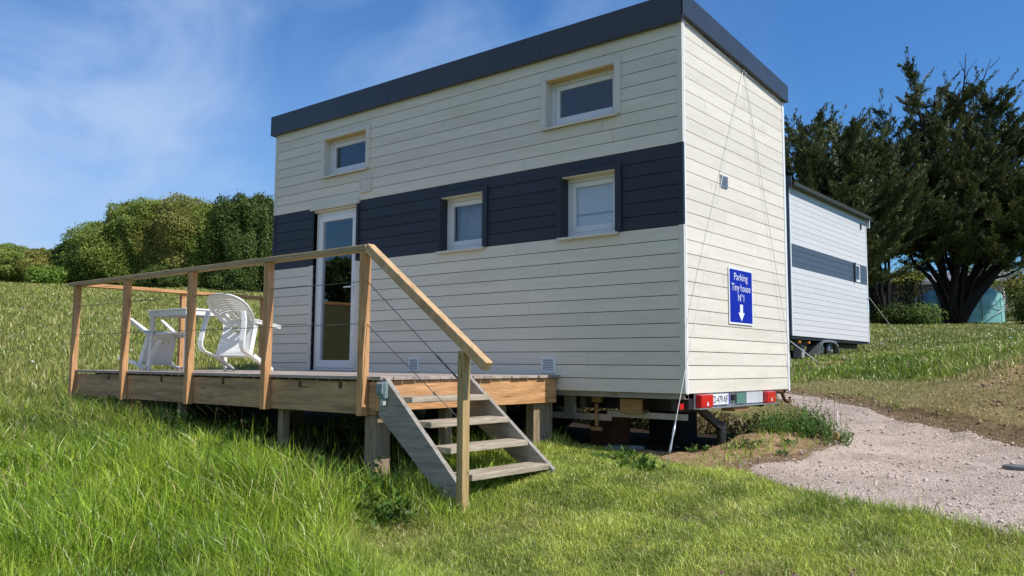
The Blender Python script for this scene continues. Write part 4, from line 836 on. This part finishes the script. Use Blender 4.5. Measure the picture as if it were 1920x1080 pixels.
# ------------------------------------------------------------------ cypresses
CYM = lm('cypress_needles', (.028, .048, .020), (.17, .185, .06), .2)
def cypress(label, x, y, leaders, nb, seed, trunk_r=.42, low=3.4, extra=(), twigs=()):
    zb = hz(x, y); t = thing('cypress_tree', label, 'tree', 'dark cypress trees behind the second house', loc=(x, y, zb)); rr = random.Random(seed); rg = np.random.RandomState(seed)
    fwd = np.array([Fv[0], Fv[1], 0]); fwd /= np.linalg.norm(fwd); rt = np.array([Rv[0], Rv[1], 0]); up = np.array([0, 0, 1.])
    W3 = lambda a, b, c: rt*a+fwd*b+up*c
    mb = MB(); CC = []; DD = []; LL = []; RR_ = []
    def spray(p0, p1, n, spread, ln):
        d = p1-p0; L_ = np.linalg.norm(d); d = d/L_; s_ = rg.uniform(0, 1, n)**.8; C = p0+np.outer(s_, p1-p0)
        side = np.cross(d, up); side /= np.linalg.norm(side)+1e-9; tw = np.cross(side, d)
        o = rg.normal(0, 1, n)*spread*(1.15-.75*s_); o2 = rg.normal(0, .35, n)*spread
        C = C+np.outer(o, side)+np.outer(o2, tw)-np.outer(np.abs(o)*.25, up)
        D = d*1.0+np.outer(np.sign(o)*.55, side)+rg.normal(0, .32, (n, 3))+up*.28; D /= np.linalg.norm(D, axis=1)[:, None]
        CC.append(C); DD.append(D); LL.append(np.full(n, ln)*rg.uniform(.6, 1.4, n)); RR_.append(np.full(n, rr.uniform(0, .7))+rg.uniform(0, .3, n))
    for li_, (a, b, h, bare) in enumerate(leaders):
        base = W3((-1 if li_ % 8 == 0 else 1)*rr.uniform(.15, .5)*trunk_r*1.6, rr.uniform(-.3, .3), -.2); tip = W3(a, b, h*.94); n = 9; pts = []
        for k in range(n+1):
            f = k/n; q = base*(1-f)+tip*f; q = q-W3(a, b, 0)*(f-f**1.5)*.55*(1 if abs(a)+abs(b) > .5 else 0)+rg.normal(0, .10, 3)*min(1, f*3); pts.append(q)
        mb.tube(pts, [max(.02, trunk_r*(.60 if li_ % 4 == 0 else .26)*(1-k/n)**.75) for k in range(n+1)], 8)
        P_ = np.array(pts)
        for j in range(nb):
            f = bare+(1-bare)*(j+rr.random())/nb; k = min(n-1, int(f*n)); p = P_[k]+(P_[k+1]-P_[k])*(f*n-k)
            if p[2] < low*.55 or (f < .55 and rr.random() < .35): continue
            an = rr.uniform(0, 2*PI); out = np.array([math.cos(an), math.sin(an), 0]); ln_ = (3.4*(1-f)**.6+.55)*rr.uniform(.4, 1.25); el = rr.uniform(.05, .7)+f*.45
            q1 = p+out*ln_*.5*math.cos(el*.6)+up*ln_*.5*math.sin(el*.6); q2 = q1+out*ln_*.5*math.cos(el*1.3)+up*ln_*.5*math.sin(el*1.3)
            mb.tube([p, q1, q2], [.035+.02*(1-f), .022, .008], 5)
            m_ = int(80*ln_); spray(p*.5+q1*.5, q1, m_, .22, .20); spray(q1, q2+(q2-q1)*.25, int(m_*1.3), .17, .20)
            fd = (q2-q1)/np.linalg.norm(q2-q1)*.55+out*.2+up*.35+rt*.25; spray(q2-(q2-q1)*.1, q2+fd*rr.uniform(.7, 1.5), 42, .075, .19)
            for s in range(int(3+ln_*3.2)):
                g_ = rr.uniform(.25, 1.0); c = (p+(q1-p)*g_*2) if g_ < .5 else (q1+(q2-q1)*(g_*2-1)); an2 = an+rr.choice((-1, 1))*rr.uniform(.5, 1.2); o2 = np.array([math.cos(an2), math.sin(an2), 0]); L2_ = rr.uniform(.45, .95)*(.6+.4*ln_/2.5); e = c+o2*L2_*.75+up*L2_*rr.uniform(.25, .75); spray(c, e, int(88*L2_), .11, .19)
    for (p0, p1, p2, r_) in extra: mb.tube([W3(*p0), W3(*p1), W3(*p2)], [r_, r_*.6, r_*.2], 6); spray(W3(*p1), W3(*p2), 60, .3, .2)
    for (p0, p1, r_) in twigs: mb.tube([W3(*p0), (W3(*p0)+W3(*p1))/2+rg.normal(0, .08, 3), W3(*p1)], [r_, r_*.7, r_*.3], 5)
    mb.build('trunk', BARK, t)
    C = np.concatenate(CC); D = np.concatenate(DD); ln = np.concatenate(LL); r_ = np.concatenate(RR_); k = C[:, 2] > low*.9+rg.uniform(-1.6, 1.2, len(C))**1; C, D, ln, r_ = C[k], D[k], ln[k], r_[k]
    V, T = leaf_quads(C, D, rand_dirs(len(C))+up*.4, ln, ln*.24)
    fastmesh('crown', V, T, CYM, t, rnd=r_); print('cypress', len(C)); return t
BIG = [(-1.4, 0, 13.8, .30), (-.2, .3, 12.7, .3), (1.3, .6, 13.0, .3), (2.7, 0, 12.2, .32), (7.6, 0, 8.6, .5), (-4.6, .2, 9.9, .36), (-4.9, -.6, 7.6, .4), (-2.2, -1.4, 8.0, .36), (5.2, -2.0, 6.4, .45), (.7, 1.0, 12.4, .3), (2.0, -.8, 12.3, .3), (3.4, .4, 11.3, .32), (4.9, .2, 10.9, .36), (-2.9, .6, 11.4, .34), (5.9, -.6, 8.9, .42), (-3.6, -.5, 8.6, .42), (1.2, -2.2, 9.6, .34), (-.9, -2.2, 10.3, .32), (3.2, 2.2, 9.0, .36), (-1.0, 2.0, 10, .32), (6.6, .8, 7.3, .5), (4.2, -2.0, 8.2, .4)]
cx, cy = at(1782, 42)
cypress('big dark cypress with several trunks in front of the teal tent', cx, cy, BIG, 24, 3, .40, 2.9,
        extra=[((.4, 0, 1.5), (2.2, .2, 2.9), (4.6, .3, 4.1), .16), ((.3, 0, 1.9), (2.0, -.3, 3.4), (4.2, -.4, 5.2), .14), ((-.3, 0, 1.6), (-1.6, .2, 3.2), (-2.7, .2, 4.4), .12), ((1.2, 0, 2.2), (2.9, 0, 2.6), (4.5, .2, 3.4), .10)],
        twigs=[((1.0, 0, 11.5), (1.3, 0, 14.2), .05), ((1.2, 0, 12.8), (1.9, 0, 13.9), .03), ((2.0, 0, 11.5), (2.6, 0, 13.9), .045), ((2.2, 0, 12.6), (3.0, 0, 13.3), .025), ((1.2, 0, 13.2), (.9, 0, 13.9), .02), ((3.4, 0, 11), (4.0, 0, 12.4), .03), ((2.5, 0, 13.4), (3.2, .1, 14.2), .02)])
cx, cy = at(1648, 40)
cypress('dark cypress with two bare trunks just right of the white house', cx, cy, [(-.6, .2, 9.8, .36), (-1.9, 0, 10.3, .34), (-3.0, .6, 10.6, .34), (.6, -.3, 8.8, .4), (-.2, 1.5, 7.8, .42), (-1.2, -1.4, 8.8, .38), (-2.6, -1.2, 8.4, .4), (.7, .8, 6.8, .5)], 24, 5, .34, 3.6)
cx, cy = at(1572, 36)
cypress('dark cypress standing behind the roof of the white house', cx, cy, [(-.9, 0, 9.2, .2), (-2.1, .5, 8.9, .2), (.6, .2, 8.3, .22), (-.3, -1.2, 8.6, .2), (-1.7, -1.0, 7.6, .25), (1.0, -.6, 7.2, .25), (-2.6, 0, 7.4, .3), (.1, 1.5, 7.5, .25)], 24, 8, .34, 1.2)
x, y = at(1693, 50); broadleaf('yellow green bush behind the trampoline between the cypress trunks', x, y, hz(x, y)+3.6, 1.5, 1.0, GY, nleaf=6000, leaf=.16, name='yellow_bush', cat='bush', group=None)
x, y = at(1845, 60); broadleaf('pale leafy tree behind the teal tent', x, y, hz(x, y)+4.6, 2.1, 1.4, GY, nleaf=3200, leaf=.15, name='pale_tree', group=None, low=.35)
x, y = at(1912, 44); broadleaf('twiggy brownish shrub at the right edge beside the teal tent', x, y, hz(x, y)+3.4, 1.1, 1.0, GB, nleaf=4200, leaf=.12, stems=7, name='twiggy_shrub', cat='shrub', group=None)
x, y = at(1950, 40); broadleaf('dark green shrub at the right edge of the meadow', x, y, hz(x, y)+1.6, 1.5, 1.0, GC, nleaf=5000, leaf=.12, name='dark_shrub', cat='shrub', group=None)
x, y = at(1690, 39.5); broadleaf('low dark brushwood between the two cypress trunks', x, y, hz(x, y)+1.0, 1.6, .6, GC, nleaf=5200, leaf=.11, name='brushwood', cat='shrub', group=None, stems=6)
x, y = at(1742, 39.8); broadleaf('small grey green sapling at the foot of the big cypress', x, y, hz(x, y)+1.1, .5, .4, GD, nleaf=900, leaf=.11, name='sapling', cat='shrub', group=None)

# ------------------------------------------------------------------ grass
MOWN = [(-1.25, -2.75), (-.75, -3.35), (.3, -3.7), (1.5, -3.75), (3.2, -4.0), (8, -4.6), (9, -2), (7, -2.5), (2.85, -1.55), (.75, -.35), (-.3, .25), (-1.3, .1), (-1.45, -1.3), (-.9, -1.4), (-.5, -2.55)]
def proj_px(x, y, z):
    v = np.stack([x-CAM[0], y-CAM[1], z-CAM[2]], -1); w_ = v@Fv; return 960+FPX*(v@R2)/w_, 540-FPX*(v@U2)/w_, w_
def grass(name, label, N, r0, r1, alpha, seed, half=38.5, lawn=None):
    rg = np.random.RandomState(seed); u_ = rg.uniform(0, 1, N); e = 2-alpha
    r = (r0**e+u_*(r1**e-r0**e))**(1/e); th = np.radians(rg.uniform(-half, half, N)); base = math.atan2(Fv[1], Fv[0]); TS = 11; r = np.repeat(r[::TS], TS)[:N]; th = np.repeat(th[::TS], TS)[:N]; tuft = np.repeat(rg.uniform(0, 1, (N//TS+1, 4)), TS, 0)[:N]; tr_ = (.012+.0065*r)*(.5+tuft[:, 3]); x = CAM[0]+r*np.cos(base+th)+rg.normal(0, 1, N)*tr_; y = CAM[1]+r*np.sin(base+th)+rg.normal(0, 1, N)*tr_
    dp = poly_sd(x, y, PATH); ds = poly_sd(x, y, SOIL); dpad = poly_sd(x, y, PAD); db = poly_sd(x, y, BANK); dm = poly_sd(x, y, MOWN)
    n1 = fbm(x, y, .9, 51); n2 = fbm(x, y, 3.1, 61); n3 = fbm(x, y, .3, 71)
    keep = np.ones(N, bool); keep &= (dp+(n2-.5)*.2 < -.03); keep &= dpad < .0; keep &= ~((ds > -.03+(n2-.5)*.25) & (rg.uniform(0, 1, N) > .05)); keep &= ~((db > -.15+(n1-.5)*.5) & (rg.uniform(0, 1, N) > .32))
    house_in = (x > -6.5) & (x < .02) & (y > .05) & (y < 2.55); keep &= ~house_in
    ud = (x > XL-.05) & (x < XR+.05) & (y > YF+.12) & (y < 0); keep &= ~(ud & (rg.uniform(0, 1, N) > .25*sstep(-1.9, -2.3, y)+.02))
    far_h = (x > -9.8) & (x < -3.28) & (y > Y1) & (y < Y2); keep &= ~far_h
    px, py, dd = proj_px(x, y, np.zeros(N)); keep &= ~((y > 5.0) & (px > 600) & (px < 1420))
    if lawn is not None: mw_ = sstep(-.22, .28, dm+(n1-.5)*.55) > .5; keep &= (mw_ if lawn else ~mw_)
    x, y, r, dp, db, dm, n1, n2, n3, ud, ds, tuft = [q[keep] for q in (x, y, r, dp, db, dm, n1, n2, n3, ud, ds, tuft)]; n = len(x); z = height(x, y)
    mown = sstep(-.22, .28, dm+(n1-.5)*.55); rightm = sstep(0, 1.5, y-2.6-.25*np.maximum(0, -x-1)*1.0)*sstep(-5.5, -4, x)
    left = sstep(3.0, 9.5, -x+.25*y+(n3-.5)*3); edge = np.exp(-((dp+.05)/.25)**2)*(y > 1.5)
    h = .25*(.40+1.0*n1)*(1-mown)+.046*(.4+1.2*n2)*mown; h = np.where(rightm > .5, .105*(.35+1.2*n1), h); h = h*(1-.45*left)+left*.0
    h *= rg.uniform(.55, 1.15, n)*(.55+.9*tuft[:, 0])
    strip = (y < YF+.15) & (y > YF-.75) & (x < -1.3) & (x > -7); h = np.where(strip, h*np.where(x > -4.6, .62, .85), h)
    h = np.where(ud, np.minimum(h, .22), h); st_ = (x > -1.35) & (x < -.35) & (y > -2.5) & (y < -1.35); h = np.where(st_, np.minimum(h, .10+.35*(-x-.35)), h)
    h = np.where(y > 4, h*(1-.6*edge), h); band = sstep(-1.9, -1.1, dp+(fbm(x, y, .9, 77)-.5)*1.2)*sstep(1.2, 2.2, y); h = h*(1-band)+band*.030*(.5+1.1*n2); h = np.where(db > -.3, np.minimum(h, .05), h); tall = np.exp(-(((x+1.75)/1.0)**2+((y+2.95)/.38)**2)); h = h*(1+.75*tall*(mown < .5)); tall2 = np.exp(-((y+2.75)/.3)**2)*(x < -1.5)*(x > -6.8); h = h*(1+.35*tall2*n2*2); h = np.maximum(h, .025); h = np.where(ds > -.25, np.minimum(h, .07), h)
    # never taller than what shows above the bottom of the deck beam
    bsc = 1-.45*band; wd = bsc*np.maximum(.0050, r*np.where(r > 9, .00088, .00108))*rg.uniform(.55, 1.4, n)*np.where(mown > .5, .62, 1.0)
    az = tuft[:, 1]*2*PI+rg.normal(0, 1.1, n); wind = .35; lean = h*rg.uniform(.05, .95, n)*np.where(mown > .5, 1.9, 1.0)
    dx = np.cos(az)*lean+wind*h*-.25; dy = np.sin(az)*lean; fa = rg.uniform(0, PI, n); sx, sy = np.cos(fa)*wd*.5, np.sin(fa)*wd*.5
    B0 = np.stack([x-sx, y-sy, z-.01], 1); B1 = np.stack([x+sx, y+sy, z-.01], 1); mx_, my_ = x+dx*.32, y+dy*.32; mz = z+h*.62
    M0 = np.stack([mx_-sx*.8, my_-sy*.8, mz], 1); M1 = np.stack([mx_+sx*.8, my_+sy*.8, mz], 1); Tp = np.stack([x+dx, y+dy, z+h*(1-.28*(lean/h)**2*.5)], 1)
    V = np.stack([B0, B1, M1, M0, Tp], 1).reshape(-1, 3); i = np.arange(n)[:, None]*5; T = np.concatenate([i+[0, 1, 2], i+[0, 2, 3], i+[3, 2, 4]], 1).reshape(-1, 3)
    g1 = np.array([.120, .215, .014]); g2 = np.array([.300, .375, .036]); dry = np.array([.52, .43, .18]); dk = np.array([.040, .110, .012]); tan = np.array([.47, .43, .14]); yl = np.array([.47, .52, .10])
    a = np.clip(n2*1.1-.3+tuft[:, 2]*.5+rg.normal(0, .2, n), 0, 1)[:, None]; c = g1*(1-a)+g2*a
    k = (mown*np.clip(-.25+(n1+fbm(x, y, .55, 91))*.8+rg.normal(0, .25, n), 0, 1))[:, None]; c = c*(1-k)+yl*k
    k = np.clip((.45-n1)*2.2, 0, .8)*(1-mown)+mown*np.clip((.5-fbm(x, y, 3.2, 97))*3, 0, .38); k = k[:, None]; c = c*(1-k)+dk*k
    pd_ = .035+.30*mown*np.clip((fbm(x, y, 1.7, 95)-.5)*3, 0, 1)+.05*mown+.52*left*np.clip(n1*1.3, 0, 1)+.55*((db > -.9) & (dp < 0) & (y > 1.5))+.50*band+.22*rightm*(n1 > .5); k = (rg.uniform(0, 1, n) < pd_)[:, None]; dc = np.where((left > .4)[:, None], tan, dry)*(1-.2*band[:, None]); c = np.where(k, dc*rg.uniform(.7, 1.15, (n, 1)), c)
    c = c*(1-.25*left[:, None])+tan*.25*left[:, None]
    c = c*rg.uniform(.55, 1.75, (n, 1))*(np.where(mown < .5, 1.24, 1.10)*np.where(r > 9, .78, 1)*(1-.12*left))[:, None]; c = np.repeat(c, 3, 0)
    o = fastmesh(name, V, T, GRASSM, col=c, kind='stuff'); o['label'] = label; o['category'] = 'grass'; print(name, n); return o
grass('meadow_grass', 'green meadow grass around the deck and the lawn in front', 430000, 2.4, 11, .85, 1, 41, False)
grass('lawn_grass', 'short mown yellow green grass between the stairs and the gravel path', 900000, 3.2, 10, .9, 4, 39, True)
grass('far_grass', 'long grass of the rising meadow behind the deck and beside the path', 520000, 10, 52, 1.1, 2, 37)

# ------------------------------------------------------------------ weeds, flowers, gravel
def weeds(name, label, spots, m, seed, leaf=(.05, .14), cat='plants', kind='stuff'):
    """spots: x, y, radius, height, number of stems"""
    rg = np.random.RandomState(seed); C = []; D = []; Nn = []; ln = []; wd = []
    for (x, y, rad, hh, ns) in spots:
        for s in range(ns):
            a = rg.uniform(0, 2*PI); q = rad*math.sqrt(rg.uniform()); bx, by = x+q*math.cos(a), y+q*math.sin(a); bz = hz(bx, by); H_ = hh*rg.uniform(.45, 1)*(1-.5*(q/max(rad, .01))**2); dx, dy = rg.normal(0, .25, 2)*H_
            nl = int(5+H_*34)
            for k in range(nl):
                f = (k+.3)/nl; a2 = rg.uniform(0, 2*PI); L_ = rg.uniform(*leaf)*(1-.5*f); d = np.array([math.cos(a2), math.sin(a2), rg.uniform(.1, 1.1)]); d /= np.linalg.norm(d)
                C.append(np.array([bx+dx*f, by+dy*f, bz+H_*f])+d*L_*.5); D.append(d); Nn.append(np.array([-d[0]*d[2], -d[1]*d[2], 1])+rg.normal(0, .25, 3)); ln.append(L_); wd.append(L_*rg.uniform(.28, .5))
    C = np.array(C); V, T = leaf_quads(C, np.array(D), np.array(Nn), np.array(ln), np.array(wd)); o = fastmesh(name, V, T, m, rnd=rg.uniform(0, 1, len(T)), kind=kind); o['label'] = label; o['category'] = cat; return o
WM = lm('weed_leaf', (.045, .115, .018), (.13, .22, .04), .3)
w_ = weeds('weed_clump', 'thick green weeds growing on the sandy mound beside the path', [(.45, 1.75, .42, .40, 110), (.75, 1.50, .22, .30, 45), (.05, 2.1, .45, .32, 90), (-.4, 2.5, .4, .2, 40), (.25, .75, .16, .12, 20), (.55, .95, .10, .08, 9), (.72, .45, .06, .06, 6), (-.15, .55, .12, .09, 12)], WM, 4, (.035, .085), kind='stuff')
w_ = weeds('broad_weeds', 'dark broad leaved weeds in front of the deck and beside the stairs', [(-6.2+i*.30+.2*math.sin(i*2.1), -2.50-.20*math.cos(i*1.7), .26, .27+.1*math.sin(i*1.3), 13) for i in range(17)]+[(-1.35, -2.75, .35, .30, 40), (-1.75, -2.6, .3, .30, 24), (-2.3, -2.6, .3, .26, 20), (-1.0, -2.66, .25, .26, 30), (-.78, -2.78, .16, .2, 14), (-.85, -2.9, .18, .16, 10), (-1.9, -2.9, .25, .22, 16), (-.05, -.75, .22, .14, 20), (-.5, -.35, .2, .12, 14), (-.9, -1.9, .3, .20, 26)], WM, 6, (.05, .15))
LEDGEM = lm('ledge_roots', (.16, .115, .05), (.36, .30, .14), .1)
rgx = np.random.RandomState(12); n = 2600; lx = rgx.uniform(-4.5, -.25, n); ly = np.interp(lx, [-4.5, -.9, -.25], [2.98, 2.93, 2.2])+rgx.normal(0, .03, n); lz = -.60+rgx.uniform(0, 1, n)**.7*(height(lx, ly+.25)+.60)
V, T = leaf_quads(np.stack([lx, ly-.03, lz], 1), np.c_[rgx.normal(0, .5, n), rgx.normal(-.3, .3, n), rgx.normal(-.4, .6, n)]+1e-3, rand_dirs(n), rgx.uniform(.04, .11, n), rgx.uniform(.01, .03, n)); o = fastmesh('turf_roots', V, T, LEDGEM, rnd=rgx.uniform(0, 1, n), kind='stuff'); o['label'] = 'torn turf roots hanging over the cut earth ledge under the house'; o['category'] = 'roots'
# dry stalks and dark clover heads
def heads(name, label, pts, hh, m, rad, sm, cat, el=1.0):
    mb = MB(); rr = random.Random(len(pts)*7+3); hd = []
    for (x, y) in pts:
        z = hz(x, y); H_ = hh*rr.uniform(.7, 1.15); tx, ty = x+rr.uniform(-.2, .2)*H_, y+rr.uniform(-.2, .2)*H_; mb.tube([(x, y, z), ((x+tx)/2, (y+ty)/2, z+H_*.55), (tx, ty, z+H_)], [.0022, .0018, .0012], 4, cap=False); hd.append((tx, ty, z+H_))
    V = []; D = []; rg = np.random.RandomState(3)
    for h_ in hd:
        k = 12; d = rg.normal(size=(k, 3)); d /= np.linalg.norm(d, axis=1)[:, None]; V.append(np.array(h_)+d*rad*.6*np.array([1, 1, el])); D.append(d)
    V = np.concatenate(V); D = np.concatenate(D); Q, T = leaf_quads(V, D, rand_dirs(len(V)), np.full(len(V), rad*1.1), np.full(len(V), rad*.7)); o = fastmesh(name, Q, T, m, rnd=RNG.uniform(0, 1, len(T)), kind='stuff'); o['label'] = label; o['category'] = cat
    me = bpy.data.meshes.new(name+'_stems'); me.from_pydata(mb.v, [], mb.f); me.materials.append(sm); s_ = bpy.data.objects.new('stems', me); link(s_, o); return o
STEMM = lm('dry_stem', (.20, .20, .07), (.34, .28, .13), .2); PINK = lm('clover_pink', (.30, .10, .17), (.45, .20, .28), .3); BROWNH = lm('brown_seed', (.14, .09, .05), (.30, .22, .12), .2); WHF = lm('white_petal', (.75, .75, .70), (.85, .85, .80), .3)
def viewpts(n, pxr, rr_, seed):
    rg = np.random.RandomState(seed); px = rg.uniform(*pxr, n); d = rg.uniform(*rr_, n); return [at(a, b) for a, b in zip(px, d)]
heads('clover_flowers', 'pink clover heads scattered in the near grass', viewpts(26, (1150, 1640), (3.75, 3.95), 3)+viewpts(26, (20, 620), (5, 8.5), 4), .20, PINK, .011, STEMM, 'flowers')
heads('seed_stalks', 'thin brown seed stalks standing in the grass before the deck', viewpts(46, (150, 780), (6.4, 8.2), 5)+viewpts(16, (100, 900), (4.6, 6), 6), .42, BROWNH, .010, STEMM, 'grass stalks', 2.2)
heads('mound_stalks', 'dry branching stalks rising from the weeds on the mound', [(.62, 1.75), (.70, 1.85), (.55, 1.9), (.80, 1.80), (.66, 1.6)], .50, BROWNH, .014, STEMM, 'grass stalks', 2.2)
heads('white_flowers', 'small white flowers scattered in the meadow', viewpts(26, (1530, 1900), (17, 34), 8)+viewpts(9, (0, 500), (13, 30), 9), .16, WHF, .035, STEMM, 'flowers', .3)
# loose stones
rg = np.random.RandomState(9); n = 75000; r = np.sqrt(rg.uniform(5.2**1.2, 15**1.2, n)**(2/1.2)); th = np.radians(rg.uniform(-38, 6, n)); base = math.atan2(Fv[1], Fv[0]); x = CAM[0]+r*np.cos(base+th); y = CAM[1]+r*np.sin(base+th); d = poly_sd(x, y, PATH)+(fbm(x, y, 2.2, 41)-.5)*.3
k = (d > -.10*rg.uniform(0, 1, n)**3-.01) ; x, y = x[k], y[k]; n = len(x); z = height(x, y)+.012; sz = rg.uniform(.0035, .009, n)*(1+1.5*(rg.uniform(0, 1, n) > .965)); oc = np.array([(1, 0, 0), (0, 1, 0), (-1, 0, 0), (0, -1, 0), (0, 0, .7), (0, 0, -.7)], float)
V = oc[None]*sz[:, None, None]*rg.uniform(.6, 1.4, (n, 6, 1)); a = rg.uniform(0, 2*PI, n); ca, sa = np.cos(a)[:, None], np.sin(a)[:, None]; V = np.stack([V[..., 0]*ca-V[..., 1]*sa, V[..., 0]*sa+V[..., 1]*ca, V[..., 2]], -1)+np.stack([x, y, z+sz*.35], 1)[:, None, :]
tri = np.array([(0, 1, 4), (1, 2, 4), (2, 3, 4), (3, 0, 4), (1, 0, 5), (2, 1, 5), (3, 2, 5), (0, 3, 5)]); T = (np.arange(n)[:, None, None]*6+tri[None]).reshape(-1, 3)
c = np.array([.57, .46, .385])*rg.uniform(.6, 1.25, (n, 1)); dkk = rg.uniform(0, 1, (n, 1)) < .08; c = np.where(dkk, c*.35, c)
GS = bpy.data.materials.new('gravel_stone'); GS.use_nodes = True; _a = GS.node_tree.nodes.new('ShaderNodeAttribute'); _a.attribute_name = 'col'; GS.node_tree.links.new(_a.outputs['Color'], GS.node_tree.nodes['Principled BSDF'].inputs['Base Color']); GS.node_tree.nodes['Principled BSDF'].inputs['Roughness'].default_value = .85
o = fastmesh('gravel', V.reshape(-1, 3), T, GS, col=np.repeat(c, 8, 0), kind='stuff'); o['label'] = 'loose pinkish gravel stones on the path'; o['category'] = 'gravel'

rg = np.random.RandomState(19); n = 9000; x = rg.uniform(-1.2, 6.5, n); y = rg.uniform(-.5, 6.2, n); dB = poly_sd(x, y, BANK); dS = poly_sd(x, y, SOIL); dP = poly_sd(x, y, PATH); k = ((dB > -.2) | ((dS > -.1) & (rg.uniform(0, 1, n) < .12)) | ((dP > -.28) & (y > 1.8))) & (dP < .03)
x, y = x[k], y[k]; n = len(x); z = height(x, y); sz = .006+.028*rg.uniform(0, 1, n)**4; V = oc[None]*sz[:, None, None]*rg.uniform(.5, 1.4, (n, 6, 1))+np.stack([x, y, z+sz*.25], 1)[:, None, :]
T = (np.arange(n)[:, None, None]*6+tri[None]).reshape(-1, 3); c = np.array([.30, .20, .115])*rg.uniform(.5, 1.5, (n, 1))
o = fastmesh('soil_clods', V.reshape(-1, 3), T, GS, col=np.repeat(c, 8, 0), kind='stuff'); o['label'] = 'loose brown clods of earth on the bank and the sandy mound'; o['category'] = 'soil'
